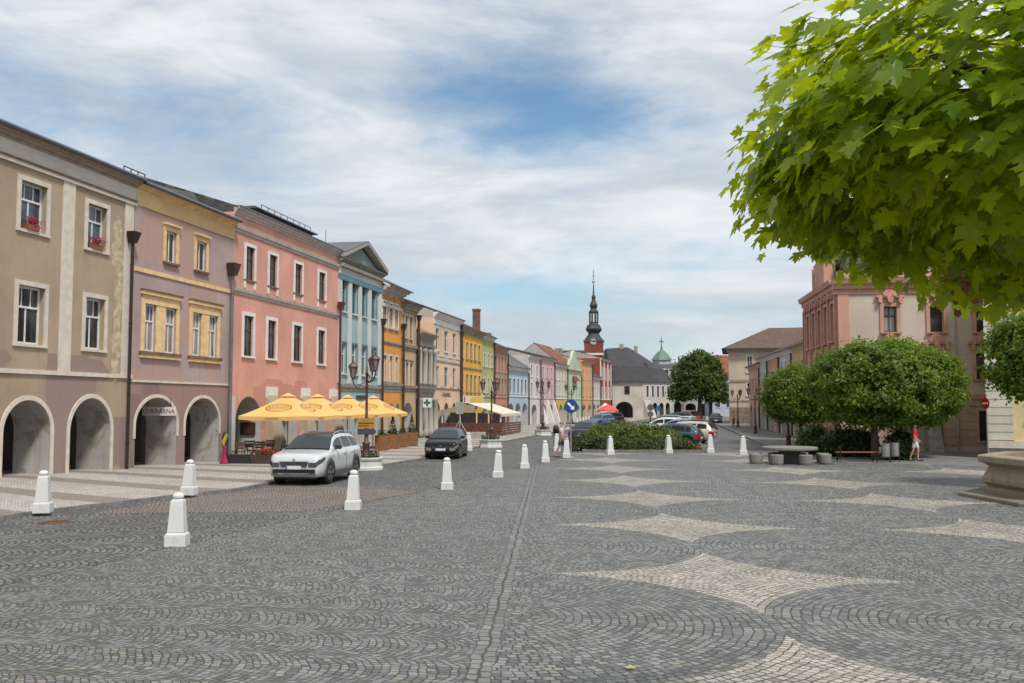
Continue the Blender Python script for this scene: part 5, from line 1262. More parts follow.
# fenced terrace with awning
D0 = 78.5; fx0 = fac_x(D0); r = empty('terrace_pavilion', (fx0, D0, .0), aL, 'fenced cafe terrace with cream awning and brown board fence before the yellow house', 'pavilion')
M_AWN = plain('cream_awning', (.62,.57,.46), .85); M_AWT = plain('tan_awning', (.34,.28,.18), .85); M_FEN = plain('red_brown_boards', (.13,.045,.03), .6, var=.25)
yr = -2.6; mb = MB(); mb.prism([(-.2,yr,2.75),(-.2,-5.4,1.85),(-.2,-5.4,1.80),(-.2,yr,2.70)], (9,0,0)); mb.prism([(-.21,-5.4,1.62),(-.21,-5.4,1.85),(-.21,-5.42,1.85),(-.21,-5.42,1.62)], (9,0,0)); mb.build('awning', M_AWN, r)
mb = MB(); mb.prism([(-.2,yr,2.74),(-.2,-.2,2.1),(-.2,-.2,2.05),(-.2,yr,2.69)], (9,0,0)); mb.prism([(-.22,yr+.3,2.62),(-.22,-.3,2.06),(-.22,-.3,1.95),(-.22,yr-.6,1.95),(-.22,yr-.6,2.5)], (.02,0,0)); mb.build('tan_awning', M_AWT, r)
for yy in (-.4,-1.9,-3.3,-4.3,-5.3):
    for xx in (0, 8.4): mb = MB(); mb.box(xx-.05,xx+.05,yy-.05,yy+.05,.05,1.95); mb.build('post', M_YELT if yy in (-3.3,-4.3) else M_WHITE, r)
mb = MB()
for k in range(5):
    z = .18+k*.19; mb.box(-.08,-.04,-5.4,-.3,z,z+.15); mb.box(-.04,8.6,-5.44,-5.40,z,z+.15)
for k in range(7): mb.box(-.12,-.08,-5.4+k*.84,-5.3+k*.84,.05,1.2)
mb.build('board_fence', M_FEN, r)
mb = MB(); mb.poly([(2.5,-5.2,.1),(2.5,-.4,.1),(2.5,-.4,2.0),(2.5,-5.2,1.8)]); mb.build('back_screen', plain('grey_screen', (.36,.36,.35), .8), r)
# red parasol and white tent far down the street
x, y = gp(604, 421); y = 140; x = at(607.5, y)[0]
r = empty('parasol', (x, y, 0), .4, 'red orange parasol far down the square left of the white arcade house', 'parasol')
M_REDP = plain('red_canvas', (.60,.09,.06), .8); mb = MB(); mb.lathe([(1.65,1.55),(1.62,1.75),(.9,2.25),(.05,2.6)], 8, cap=False); mb.build('canopy', M_REDP, r); mb = MB(); mb.tube([(0,0,0),(0,0,2.7)], .04, 6); mb.build('pole', M_POLE, r)
x, y = at(605, 150); r = empty('market_tent', (x, y, 0), .2, 'white peaked market tent behind the red parasol', 'tent'); r.scale = (.8,.8,.75)
mb = MB(); mb.frus((-1.6,1.6,-1.6,1.6,2.1),(-.1,.1,-.1,.1,3.7)); mb.frus((-1.6,1.6,-1.6,1.6,1.8),(-1.6,1.6,-1.6,1.6,2.099)); mb.build('canopy', M_SWH, r)
for sx in (-1.5,1.5):
    for sy in (-1.5,1.5): mb = MB(); mb.tube([(sx,sy,0),(sx,sy,1.8)], .04, 6); mb.build('post', M_GALV, r)

# ------------------------------------------------------------------ right side furniture
M_FST = plaster('fountain_sandstone', (.29,.235,.17), dirt=.6, seed=85, stain=.25)
fc = (16.65, 26.4); f0 = math.radians(160)
r = empty('fountain', (*fc, 0), 0, 'octagonal sandstone fountain basin on a stone step at the right edge', 'fountain')
mb = MB(); mb.lathe([(3.95,-.02),(3.95,.09),(3.90,.12),(2.9,.125)], 8, ph=f0); mb.build('step', plaster('step_stone', (.20,.17,.14), dirt=.6, seed=88), r, bevel=.02)
mb = MB(); mb.lathe([(3.22,.11),(3.24,.24),(3.16,.30),(3.32,.42),(3.33,.55),(3.20,.76),(3.14,.88),(3.24,.94),(3.42,1.0),(3.44,1.16),(3.38,1.2),(2.95,1.2),(2.93,.8),(.3,.7)], 8, ph=f0); mb.build('basin', M_FST, r, bevel=.015)
mb = MB(); mb.lathe([(2.94,1.0),(.01,1.0)], 8, ph=f0, cap=False); mb.build('water', glass('fountain_water', (.02,.03,.03)), r)
mb = MB(); mb.lathe([(.45,.7),(.35,1.2),(.3,1.6),(.4,1.7),(.4,1.8),(.02,1.9)], 10); mb.build('pedestal', M_FST, r)
# stone table and stools
M_TBL = plaster('table_stone', (.22,.205,.19), dirt=.4, seed=86)
tx_, ty_ = at(788, 42.8); r = empty('stone_table', (tx_, ty_, 0), 0, 'low broad round stone table among stone stools', 'table')
mb = MB(); mb.lathe([(1.2,.60),(1.22,.63),(1.22,.71),(1.2,.74)], 24); mb.build('tabletop', M_TBL, r, bevel=.015)
mb = MB(); mb.frus((-.65,.65,-.3,.3,0),(-.4,.4,-.2,.2,.6)); mb.build('pedestal', plain('dark_stone', (.10,.095,.09), .8), r)
s0_ = None
for k in range(8):
    a = 2*PI*(k+.3)/8; x, y = tx_+1.62*math.cos(a), ty_+1.15*math.sin(a)
    if s0_ is None:
        mb = MB(); mb.lathe([(.24,-.02),(.28,.08),(.29,.40),(.27,.44),(.01,.445)], 14); o = s0_ = mb.build('stone_stool', M_TBL, bevel=.01)
    else: o = s0_.copy(); COL.objects.link(o)
    o.location = (x, y, 0); o.rotation_euler.z = a; tag(o, 'grey round stone stool beside the low round stone table', 'stool', 'stone stools round the table')
x, y = at(855, 44.0); r = empty('park_bench', (x, y, 0), -.05, 'reddish brown slatted bench with scrolled iron legs below the round tree', 'bench')
M_SLAT = plain('bench_slats', (.24,.095,.055), .55, var=.2)
mb = MB()
for k in range(4): mb.box(-.95,.95,-.24+k*.125,-.14+k*.125,.42,.46)
mb.build('seat', M_SLAT, r)
for sx in (-.82,.82):
    mb = MB(); mb.tube([(sx,-.3,0),(sx,-.2,.2),(sx,-.27,.4),(sx,.2,.41),(sx,.2,.2),(sx,.32,0)], .035, 6); mb.tube([(sx,-.27,.41),(sx,-.3,.62),(sx,-.1,.68),(sx,.1,.60),(sx,.2,.42)], .025, 6); mb.build('leg', M_PIPE, r)
for px, lab, D in ((883.7,'left of two grey litter bins by the bench',43.2),(892.8,'right of two grey litter bins by the bench',43.8)):
    x, y = at(px, D); r = empty('litter_bin', (x, y, 0), 0, lab, 'litter bin', 'grey litter bins')
    mb = MB(); mb.lathe([(.15,.25),(.17,.3),(.17,.85),(.18,.88),(.14,.88),(.13,.5)], 14); mb.build('bucket', plain('bin_steel', (.30,.30,.31), .4, metal=.5), r)
    mb = MB(); mb.tube([(.2,0,0),(.2,0,1.0)], .03, 6); mb.tube([(.2,0,.6),(.1,0,.6)], .02, 5); mb.build('post', M_PIPE, r)
x, y = gp(557.6, 450); y += .9; r = empty('litter_bin', (x-.05, y, 0), 0, 'blue grey bin with a black hood behind the walking man', 'litter bin')
mb = MB(); mb.lathe([(.14,0),(.15,.9),(.155,.95)], 14); mb.build('bucket', plain('blue_grey_bin', (.10,.13,.19), .5), r)
mb = MB(); mb.smooth = True; mb.lathe([(.17,.95),(.18,1.2),(.16,1.33),(.09,1.40),(.01,1.42)], 14); mb.build('hood', M_BLKP, r)
# ------------------------------------------------------------------ cars
def lerp(keys, x):
    if x <= keys[0][0]: return keys[0][1]
    for (a, b), (c, d) in zip(keys, keys[1:]):
        if x <= c: 
            f = (x-a)/(c-a); return b+(d-b)*f
    return keys[-1][1]
def paint(name, c, metal=.3, rough=.35): return plain(name, c, rough, metal, var=.03, coat=.8 if sum(c) > .3 else .25, spec=.5 if sum(c) > .3 else .25)
M_TYRE = plain('tyre_rubber', (.012,.012,.013), .85); M_RIM = plain('alloy_rim', (.30,.27,.25), .35, metal=.8); M_CLAD = plain('grey_cladding', (.07,.072,.075), .6)
M_CGL = plain('car_glass', (.008,.011,.013), .1, spec=.35, var=.05); M_CWS = plain('windscreen_glass', (.012,.016,.018), .06, spec=.75, var=.05); M_BLK = plain('gloss_black', (.01,.01,.011), .25); M_LAMP = plain('headlamp_glass', (.09,.10,.11), .1, metal=.4); M_TAIL = plain('tail_lamp_red', (.30,.008,.012), .2)
M_PLATE = plain('plate_white', (.6,.6,.6), .5); M_PLB = plain('plate_blue', (.02,.06,.3), .5); M_CHROME = plain('chrome', (.6,.6,.62), .15, metal=1)
STY = dict(
 suv=dict(L=4.7,W=1.88,R=.36,wb=2.79,fo=.90, top=[(0,.80),(.05,.92),(.2,1.0),(1.2,1.10),(4.2,1.14),(4.55,1.12),(4.7,.98)], bot=[(0,.36),(.12,.27),(.6,.24),(4.1,.26),(4.55,.36),(4.7,.48)],
   wid=[(0,.74),(.06,.83),(.22,.90),(.7,.94),(4.0,.94),(4.45,.90),(4.7,.78)], cab=[(1.12,1.09),(1.85,1.52),(2.2,1.61),(2.8,1.655),(3.7,1.63),(4.25,1.55),(4.62,1.12)], wsh=(1.20,1.95), rear=(4.28,4.60), side=[(1.60,2.52),(2.60,3.42),(3.50,4.22)]),
 hatch=dict(L=4.05,W=1.70,R=.31,wb=2.48,fo=.82, top=[(0,.62),(.05,.74),(.2,.83),(1.0,.93),(3.6,.97),(3.95,.94),(4.05,.8)], bot=[(0,.30),(.12,.22),(.6,.2),(3.6,.22),(3.9,.3),(4.05,.42)],
   wid=[(0,.66),(.06,.75),(.25,.81),(.7,.85),(3.4,.85),(3.85,.80),(4.05,.68)], cab=[(.92,.92),(1.7,1.34),(2.05,1.42),(2.5,1.46),(3.2,1.42),(3.6,1.33),(3.98,.95)], wsh=(1.0,1.78), rear=(3.60,3.94), side=[(1.45,2.28),(2.36,3.15),(3.22,3.52)]),
 wagon=dict(L=4.5,W=1.76,R=.32,wb=2.65,fo=.88, top=[(0,.62),(.05,.74),(.2,.84),(1.15,.94),(4.1,.98),(4.42,.96),(4.5,.8)], bot=[(0,.30),(.12,.22),(.6,.2),(4.0,.22),(4.35,.3),(4.5,.42)],
   wid=[(0,.68),(.06,.78),(.25,.84),(.7,.88),(3.9,.88),(4.3,.83),(4.5,.70)], cab=[(1.08,.93),(1.9,1.36),(2.3,1.45),(2.8,1.48),(3.8,1.45),(4.12,1.38),(4.44,.96)], wsh=(1.15,1.98), rear=(4.12,4.40), side=[(1.62,2.48),(2.56,3.36),(3.44,4.06)]),
 van=dict(L=4.4,W=1.85,R=.33,wb=2.7,fo=.85, top=[(0,.75),(.05,.88),(.2,.98),(.8,1.08),(4.2,1.12),(4.35,1.1),(4.4,1.0)], bot=[(0,.32),(.12,.24),(.6,.22),(4.0,.24),(4.3,.3),(4.4,.4)],
   wid=[(0,.74),(.06,.84),(.25,.89),(.7,.92),(4.1,.92),(4.3,.90),(4.4,.85)], cab=[(.72,1.07),(1.5,1.62),(1.9,1.78),(2.5,1.82),(4.0,1.80),(4.28,1.74),(4.38,1.1)], wsh=(.8,1.6), rear=(4.28,4.37), side=[(1.25,2.15),(2.25,3.1),(3.2,4.1)]))
def make_car(label, pos, heading, sty, pnt, cat='car', group='parked cars', clad=False, roof=None, rails=False, rim=None, lamps=True):
    S = STY[sty]; L, R = S['L'], S['R']; zc = R
    root = empty('car', (pos[0], pos[1], 0), heading, label, cat, group)
    M = Matrix.Translation((L/2,0,0)) @ Matrix.Diagonal((-1,-1,1,1))     # station s from the nose backwards
    ws = [S['fo'], S['fo']+S['wb']]; AR = R+.06
    def zb(s):
        z = lerp(S['bot'], s)
        for w in ws:
            d = abs(s-w)
            if d < AR: z = max(z, zc+math.sqrt(AR*AR-d*d)-.02)
        return z
    NS = 70; st = sorted(set([round(L*i/NS,4) for i in range(NS+1)]+[.02,.05,.1]+[w+AR*k for w in ws for k in (-.999,-.96,.96,.999)]))
    def sect(s):
        z0, z1, w = zb(s), lerp(S['top'], s), lerp(S['wid'], s); h = z1-z0
        return [(0,z0),(w*.80,z0),(w*.965,z0+min(.05,h*.2)),(w*1.0,z0+h*.38),(w*1.0,z0+h*.55),(w*.985,z0+h*.72),(w*.955,z0+h*.90),(w*.90,z1-.005),(w*.82,z1+.01),(w*.45,z1+.03),(0,z1+.035)]
    mb = MB(M); mb.smooth = True; rows = []
    for s in st:
        p = sect(s); rows.append([mb.vert((s,y,z)) for y, z in p]+[mb.vert((s,-y,z)) for y, z in p[-2:0:-1]])
    n = len(rows[0])
    for a, b in zip(rows, rows[1:]):
        for k in range(n): mb.face((a[k], a[(k+1)%n], b[(k+1)%n], b[k]))
    mb.face(rows[0][::-1]); mb.face(rows[-1])
    cx0, cx1 = S['cab'][0][0], S['cab'][-1][0]
    def belt(s): return lerp(S['top'], s)-.015
    def cab(s):
        zt = max(lerp(S['cab'], s), belt(s)+.03); h = zt-belt(s); wb_ = lerp(S['wid'], s)*.905; wr = wb_-.42*min(h,.6)
        return belt(s), zt, wb_, wr
    rows = []
    for i in range(41):
        s = cx0+(cx1-cx0)*i/40; b, zt, wb_, wr = cab(s); h = zt-b
        p = [(wb_,b),(wr+.012,zt-min(.09,h*.35)),(wr-.035,zt-min(.03,h*.12)),(wr*.75,zt+.008),(wr*.4,zt+.018),(0,zt+.02)]
        rows.append([mb.vert((s,y,z)) for y, z in p]+[mb.vert((s,-y,z)) for y, z in p[-2::-1]])
    n = len(rows[0])
    for a, b in zip(rows, rows[1:]):
        for k in range(n-1): 
            mb.cur = 1 if roof and 1.9 < a[0] and k in (2,3,4,5,6,7) else 0
            mb.face((a[k], a[k+1], b[k+1], b[k]))
    mb.cur = 0; mb.smooth = False
    mb.face(rows[0][::-1]); mb.face(rows[-1])
    body = mb.build('body', [pnt, roof or pnt], root)
    # dark underside and wheel wells
    mb = MB(M); mb.box(.25, L-.3, -S['W']*.36, S['W']*.36, .2, .8); mb.build('underbody', M_BLK, root)
    for sgn in (1, -1):
        for (a, b) in S['side']:
            mb = MB(M); N = 8; up = []; lo = []
            for i in range(N+1):
                s = a+(b-a)*i/N; bz, zt, wb_, wr = cab(s); h = zt-bz; t1 = zt-min(.09,h*.35)
                def pt(f): z = bz+(t1-bz)*f; y = wb_+(wr+.012-wb_)*f; return (s, sgn*(y+.008), z+.003)
                lo.append(pt(.10)); up.append(pt(.90 if h > .2 else .6))
            for i in range(N): mb.poly([lo[i], lo[i+1], up[i+1], up[i]])
            mb.build('side_window', M_CGL, root)
    def top_patch(name, a, b, mat, inset=.05, dz=.012, dx=0):
        mb = MB(M); mb.smooth = True; N = 8; g = []
        for i in range(N+1):
            s = a+(b-a)*i/N; bz, zt, wb_, wr = cab(s); g.append([(s+dx, y, z+dz) for y, z in ((-(wr-inset),zt),(-wr*.72,zt+.009),(-wr*.4,zt+.018),(0,zt+.02),(wr*.4,zt+.018),(wr*.72,zt+.009),(wr-inset,zt))])
        for i in range(N):
            for k in range(6): mb.poly([g[i][k], g[i+1][k], g[i+1][k+1], g[i][k+1]])
        mb.build(name, mat, root)
    top_patch('windscreen', *S['wsh'], M_CWS, dx=-.01); top_patch('rear_window', *S['rear'], M_CGL, dx=.015)
    # nose and tail details
    w0, w1 = lerp(S['wid'],0), lerp(S['wid'],L); zt0, zt1 = lerp(S['top'],0), lerp(S['top'],L); b0_ = lerp(S['bot'],0); b1_ = lerp(S['bot'],L)
    hh = zt0-b0_
    mb = MB(M); mb.frus((-.025,.02,-w0*.58,w0*.58,b0_+hh*.56),(-.012,.02,-w0*.66,w0*.66,zt0-.01)); g = mb.build('grille', M_BLK, root)
    mb = MB(M)
    mb.box(-.03,-.02,-w0*.62,w0*.62,zt0-.022,zt0-.006)
    for k in range(15): y = (-.56+k*.08)*w0; mb.box(-.029,-.022,y-.004,y+.004,b0_+hh*.60,zt0-.03)
    mb.build('grille_bars', M_CHROME, g)
    mb = MB(M); mb.box(-.02,.02,-w0*.97,w0*.97,b0_+hh*.14,b0_+hh*.40); mb.build('lower_intake', M_BLK, root)
    mb = MB(M); mb.box(-.05,0,-.26,.26,b0_+hh*.40,b0_+hh*.40+.11); pl = mb.build('number_plate', M_PLATE, root); mb = MB(M); mb.box(-.053,-.0505,.215,.26,b0_+hh*.405,b0_+hh*.40+.105); mb.build('plate_band', M_PLB, pl)
    mb = MB(M); mb.prism([(-.012, .05*math.cos(PI*k/8), zt0+.035+.05*math.sin(PI*k/8)) for k in range(16)], (.03,0,0)); mb.build('emblem', M_CHROME, root)
    for sgn in (1, -1):
        mb = MB(M); g = []
        for i in range(7):
            s = .001+.46*i/6; w = lerp(S['wid'], s); zt = lerp(S['top'], s); z1 = min(zt-.05, zt0+.015+.12*i/6); z0 = z1-(.16-.07*i/6)
            g.append(((s-.012, sgn*(w*.985+.008), z0), (s-.012, sgn*(w*.975+.008), z1)))
        g.insert(0, ((-.02, sgn*w0*.66, g[0][0][2]+.015), (-.02, sgn*w0*.66, g[0][1][2])))
        for p, q in zip(g, g[1:]): mb.poly([p[0], q[0], q[1], p[1]])
        mb.build('headlight', M_LAMP if lamps is True else lamps, root)
        mb = MB(M); g = []
        for i in range(5):
            s = L+.0-.28*i/4; w = lerp(S['wid'], s); z0 = zt1-.28; z1 = zt1-.02+.06*i/4; g.append(((s+.012, sgn*(w*1.0+.008), z0), (s+.012, sgn*(w*.985+.008), z1)))
        g.insert(0, ((L+.02, sgn*w1*.62, zt1-.24), (L+.02, sgn*w1*.62, zt1-.03)))
        for p, q in zip(g, g[1:]): mb.poly([p[0], q[0], q[1], p[1]])
        mb.build('tail_light', M_TAIL, root)
        s = S['wsh'][0]+.42; bz, zt, wb_, wr = cab(s); mb = MB(M); y = sgn*(wb_+.10); mb.frus((s-.06,s+.06,y-.11,y+.11,bz+.03),(s-.04,s+.07,y-.10,y+.10,bz+.17)); mb.build('mirror', M_BLK if clad else pnt, root, bevel=.02)
    mb = MB(M); mb.box(L-.01,L+.03,-.26,.26,b1_+.12,b1_+.23); mb.build('number_plate', M_PLATE, root)
    for w in ws:
        for sgn in (1, -1):
            yo = sgn*(lerp(S['wid'], w)-.015)
            Mw = M @ Matrix.Translation((w, yo-sgn*.11, zc)) @ Matrix.Rotation(PI/2, 4, 'X')
            mb = MB(Mw); mb.smooth = True; mb.lathe([(R*.66,-.11),(R*.9,-.115),(R,-.08),(R,.08),(R*.9,.115),(R*.66,.11)], 26); wh = mb.build('wheel', M_TYRE, root)
            mb = MB(M @ Matrix.Translation((w, yo, zc)))
            n5 = 5
            for q in range(n5):
                A = 2*PI*q/n5+.3; c, s_ = math.cos(A), math.sin(A); c1, s1 = math.cos(A+.28), math.sin(A+.28); c2, s2 = math.cos(A-.28), math.sin(A-.28); rr = R*.67
                mb.prism([(.06*c2,sgn*.008,.06*s2),(rr*c2,sgn*.008,rr*s2),(rr*c1,sgn*.008,rr*s1),(.06*c1,sgn*.008,.06*s1)], (0,sgn*.012,0))
            disc(mb, R*.2, sgn*.008, sgn*.028, 12)
            for q in range(24):
                A, B = 2*PI*q/24, 2*PI*(q+1)/24; mb.poly([(R*.64*math.cos(A),sgn*.02,R*.64*math.sin(A)),(R*.64*math.cos(B),sgn*.02,R*.64*math.sin(B)),(R*.70*math.cos(B),sgn*.012,R*.70*math.sin(B)),(R*.70*math.cos(A),sgn*.012,R*.70*math.sin(A))])
            mb.build('rim', rim or M_RIM, wh)
            if clad:
                mb = MB(M); pts = [AR*.999*math.cos(PI*(k/18)) for k in range(19)]
                for k in range(18):
                    a, b = PI*k/18*1.12-.19, PI*(k+1)/18*1.12-.19
                    def q(r, A, y): return (w+r*math.cos(A), sgn*y, zc+r*math.sin(A))
                    ya = lerp(S['wid'], w+AR*math.cos(a))+.018; yb = lerp(S['wid'], w+AR*math.cos(b))+.018
                    mb.poly([q(AR-.03,a,ya), q(AR-.03,b,yb), q(AR+.055,b,yb-.004), q(AR+.055,a,ya-.004)])
                    mb.poly([q(AR+.055,a,ya-.004), q(AR+.055,b,yb-.004), q(AR+.055,b,yb-.05), q(AR+.055,a,ya-.05)])
                mb.build('arch_trim', M_CLAD, root)
    for sgn in (1, -1):
        mb = MB(M); s0, s1 = ws[0]+AR+.02, ws[1]-AR-.02; y = S['W']*.5-.005; mb.box(s0, s1, sgn*y-.035, sgn*y+.012, lerp(S['bot'],2)+.0, lerp(S['bot'],2)+(.17 if clad else .08)); mb.build('sill_trim', M_CLAD if clad else M_BLK, root)
        mb = MB(M)
        for sx in [b+.04 for a, b in S['side'][:2]]: mb.box(sx-.006, sx+.006, sgn*(S['W']*.5)-.004, sgn*(S['W']*.5)+.0035, .42, lerp(S['top'],sx)-.1)
        mb.build('door_gap', M_BLK, root)
        for sx in [b-.12 for a, b in S['side'][:2]]:
            mb = MB(M); y = S['W']*.5; mb.box(sx-.1, sx+.08, sgn*y-.01, sgn*y+.022, lerp(S['top'],sx)-.17, lerp(S['top'],sx)-.135); mb.build('door_handle', pnt, root)
        if rails:
            mb = MB(M); pts = []
            for i in range(9):
                s = S['wsh'][1]+.1+(S['rear'][0]-.1-S['wsh'][1]-.1)*i/8; b_, zt, wb_, wr = cab(s); pts.append((s, sgn*(wr-.04), zt+(.05 if 0 < i < 8 else 0)))
            mb.tube(pts, .018, 6); mb.build('roof_rail', M_CHROME, root)
    if clad:
        mb = MB(M); mb.box(-.035,.05,-w0*.97,w0*.97,b0_-.015,b0_+hh*.12); mb.build('bumper_trim', M_CLAD, root)
        mb = MB(M); mb.box(-.042,-.036,-w0*.7,w0*.7,b0_+.01,b0_+.05); mb.build('skid_plate', M_CHROME, root)
    return root
M_HL2 = plain('yellowish_headlamp', (.26,.24,.19), .12, metal=.3)
def hd(dx, dy): return math.atan2(dy, dx)
make_car('silver white sport utility car with dark roof driving out past the parasols', (-6.75,33.35), hd(-.14,-.99), 'suv', paint('silver_paint', (.60,.615,.63), .25), clad=True, roof=M_BLK, rails=True, group=None)
make_car('black hatchback facing the camera left of the centre bollards', (-3.25,47.6), hd(-.085,-.99), 'hatch', paint('black_paint', (.007,.007,.008), .2, .25), group=None, lamps=M_HL2)
PK = 'cars parked behind the hedge island'
for px, D, hx, hy, sty, c, lab in (
  (668,59.0,-.93,.37,'hatch',(.035,.085,.10),'dark teal car parked nearest, tail towards the road behind the hedge'),
  (681,65.0,-.93,.37,'wagon',(.50,.44,.34),'cream beige car parked second behind the hedge with red tail lamps'),
  (689,74,-.93,.37,'hatch',(.015,.014,.016),'black car with red tail lamp parked behind the cream beige car'),
  (676,77,-.95,.3,'wagon',(.20,.24,.29),'blue grey car parked in the middle of the island row'),
  (661,84,-.97,.25,'wagon',(.62,.62,.63),'white car with red lamps parked before the white arcade house'),
  (684,92,-.5,-.86,'wagon',(.40,.41,.42),'silver car parked facing the road before the red van'),
  (663,104,-.97,.25,'wagon',(.10,.20,.14),'green estate car parked behind the white car'),
  (674,110,-.97,.25,'suv',(.025,.03,.035),'dark sport utility car parked beside the green estate'),
  (686,122,-.3,.95,'van',(.30,.03,.02),'red van parked at the far tree'),
  (585,67.5,-.3,-.95,'hatch',(.03,.025,.03),'dark car half hidden by the left end of the hedge'),
  (600,112,-.6,-.8,'wagon',(.07,.12,.22),'blue car parked below the red parasol'),
  (609,118,-.6,-.8,'suv',(.02,.02,.022),'black car parked behind the blue car near the red parasol')):
    x, y = at(px, D); make_car(lab, (x, y), hd(hx, hy), sty, paint('paint_'+'_'.join(lab.split()[:2]), c), group=PK)
x, y = at(715, 128); make_car('dark car coming up the right hand road beyond the bollards', (x, y), hd(-.2,-.98), 'hatch', paint('dark_blue_paint', (.018,.02,.026)), group=None)

# ------------------------------------------------------------------ people
def skin(name, verts, edges, mat, parent, sub=1, root=0):
    me = bpy.data.meshes.new(name); me.from_pydata([v[:3] for v in verts], edges, []); me.materials.append(mat)
    o = bpy.data.objects.new(name, me); COL.objects.link(o); o.parent = parent
    o.modifiers.new('skin', 'SKIN')
    if not me.skin_vertices: me.skin_vertices.new()
    for i, v in enumerate(verts):
        d = me.skin_vertices[0].data[i]; r = v[3]; d.radius = r if isinstance(r, tuple) else (r, r); d.use_root = (i == root)
    o.modifiers['skin'].use_smooth_shade = True
    if sub: s = o.modifiers.new('sub', 'SUBSURF'); s.levels = s.render_levels = sub
    return o
M_SKIN = plain('skin', (.46,.26,.19), .6)
def person(label, pos, rz, shirt, legs, hair, stride=.25, armbend=.5, long=False, sc=1.0, shoes=(.04,.03,.025), lean=0, hairlen=0):
    """walks along local -y"""
    r = empty('person', (pos[0], pos[1], pos[2] if len(pos) > 2 else 0), rz, label, 'person'); r.scale = (sc,sc,sc)
    V = []; E = []
    def add(p, rad, par=None):
        V.append((*p, rad)); 
        if par is not None: E.append((par, len(V)-1))
        return len(V)-1
    pel = add((0,0,.95),(.15,.105)); sp = add((0,-.01-lean*.3,1.12),(.14,.10),pel); ch = add((0,-.0-lean*.7,1.33),(.165,.115),sp); nk0 = add((0,.01-lean,1.46),(.085,.075),ch)
    nk = add((0,.0-lean,1.53),.052,nk0); hd0 = add((0,-.015-lean,1.60),(.068,.078),nk); hd1 = add((0,-.015-lean,1.68),(.075,.092),hd0); hd2 = add((0,-.01-lean,1.745),(.055,.065),hd1)
    J = {}
    for sgn in (1, -1):
        st = stride*sgn; hip = add((sgn*.09,0,.88),(.088,.09),pel); kn = add((sgn*.10,-st*.55-.03,.50),(.058,.06),hip); cf = add((sgn*.10,-st*.7+.03,.34),(.052,.055),kn); an = add((sgn*.10,-st+.06,.09),(.036,.04),cf); ft = add((sgn*.11,-st-.03,.045),(.04,.035),an); to = add((sgn*.115,-st-.12,.035),(.035,.025),ft)
        J['hip',sgn] = (sgn*.09,0,.88); J['kn',sgn] = (sgn*.10,-st*.55-.03,.50); J['an',sgn] = (sgn*.10,-st+.06,.09); J['ft',sgn] = (sgn*.11,-st-.03,.045)
        sw = -st*.8; sh = add((sgn*.19,.0-lean*.8,1.40),.052,ch); el = (sgn*.24,sw*-.3-.0-lean*.5,1.12); wr = (sgn*.22,-.22*armbend-sw*.6-lean*.4,.90+.18*armbend)
        e_ = add(el,.04,sh); w_ = add(wr,.027,e_); J['el',sgn] = el; d = (Vector(wr)-Vector(el)).normalized()
        palm = add(tuple(Vector(wr)+d*.07),(.034,.018),w_)
        for q, ln in enumerate((.075,.085,.08,.062)):
            b = Vector(wr)+d*.11+Vector((0,(q-1.5)*.02,0)); f1 = add(tuple(b),.009,palm); f2 = add(tuple(b+d*ln*.6+Vector((-sgn*.012,0,0))),.008,f1); add(tuple(b+d*ln+Vector((-sgn*.035,0,0))),.007,f2)
        tb = Vector(wr)+d*.04+Vector((-sgn*.01,-.035,0)); t1 = add(tuple(tb),.011,palm); add(tuple(tb+d*.05+Vector((0,-.012,0))),.009,t1)
    skin('body', V, E, M_SKIN, r)
    mb = MB(); mb.smooth = True
    y = -.11-lean; mb.frus((-.012,.012,y-.022,y+.03,1.625),(-.007,.007,y-.002,y+.03,1.665)); mb.build('nose', M_SKIN, r)
    for sgn in (1,-1):
        mb = MB(); mb.lathe([(.001,1.662),(.011,1.668),(.011,1.674),(.001,1.68)], 8, (sgn*.03,y+.008)); mb.build('eye', M_BLK, r)
        mb = MB(); mb.frus((sgn*.075-.008,sgn*.075+.008,-.02-lean,.02-lean,1.62),(sgn*.08-.008,sgn*.08+.008,-.015-lean,.028-lean,1.685)); mb.build('ear', M_SKIN, r)
    mb = MB(); mb.box(-.022,.022,y+.004,y+.016,1.598,1.606); mb.build('mouth', plain('lips', (.28,.09,.08), .6), r)
    if hair:
        mb = MB(); mb.smooth = True; mb.lathe([(.088-.0,1.665-hairlen),(.096,1.69),(.09,1.745),(.06,1.785),(.005,1.80)], 14, (0,.006-lean), sy=1.14); mb.build('hair', hair, r)
    sv = [(0,0,.93,(.165,.12)),(0,-.01-lean*.3,1.12,(.160,.12)),(0,-lean*.7,1.34,(.178,.128)),(0,.01-lean,1.455,(.10,.088))]; se = [(0,1),(1,2),(2,3)]
    for sgn in (1,-1):
        b = len(sv); e = J['el',sgn]; sv += [(sgn*.195,-lean*.8,1.40,.07),(sgn*.195*.35+e[0]*.65,e[1]*.65-lean*.2,1.40*.35+e[2]*.65,.064)]; se += [(2,b),(b,b+1)]
    skin('shirt', sv, se, shirt, r)
    tv = [(0,0,1.0,(.152,.112)),(0,0,.92,(.162,.12))]; te = [(0,1)]
    for sgn in (1,-1):
        b = len(tv); h_, k_, a_ = J['hip',sgn], J['kn',sgn], J['an',sgn]; tv += [(*h_,(.105,.108)),(k_[0],k_[1]*.9,k_[2]+.05,.085)]; te += [(1,b),(b,b+1)]
        if long: tv += [(*k_,.078),(a_[0],a_[1],a_[2]+.03,.062)]; te += [(b+1,b+2),(b+2,b+3)]
    skin('trousers' if long else 'shorts', tv, te, legs, r)
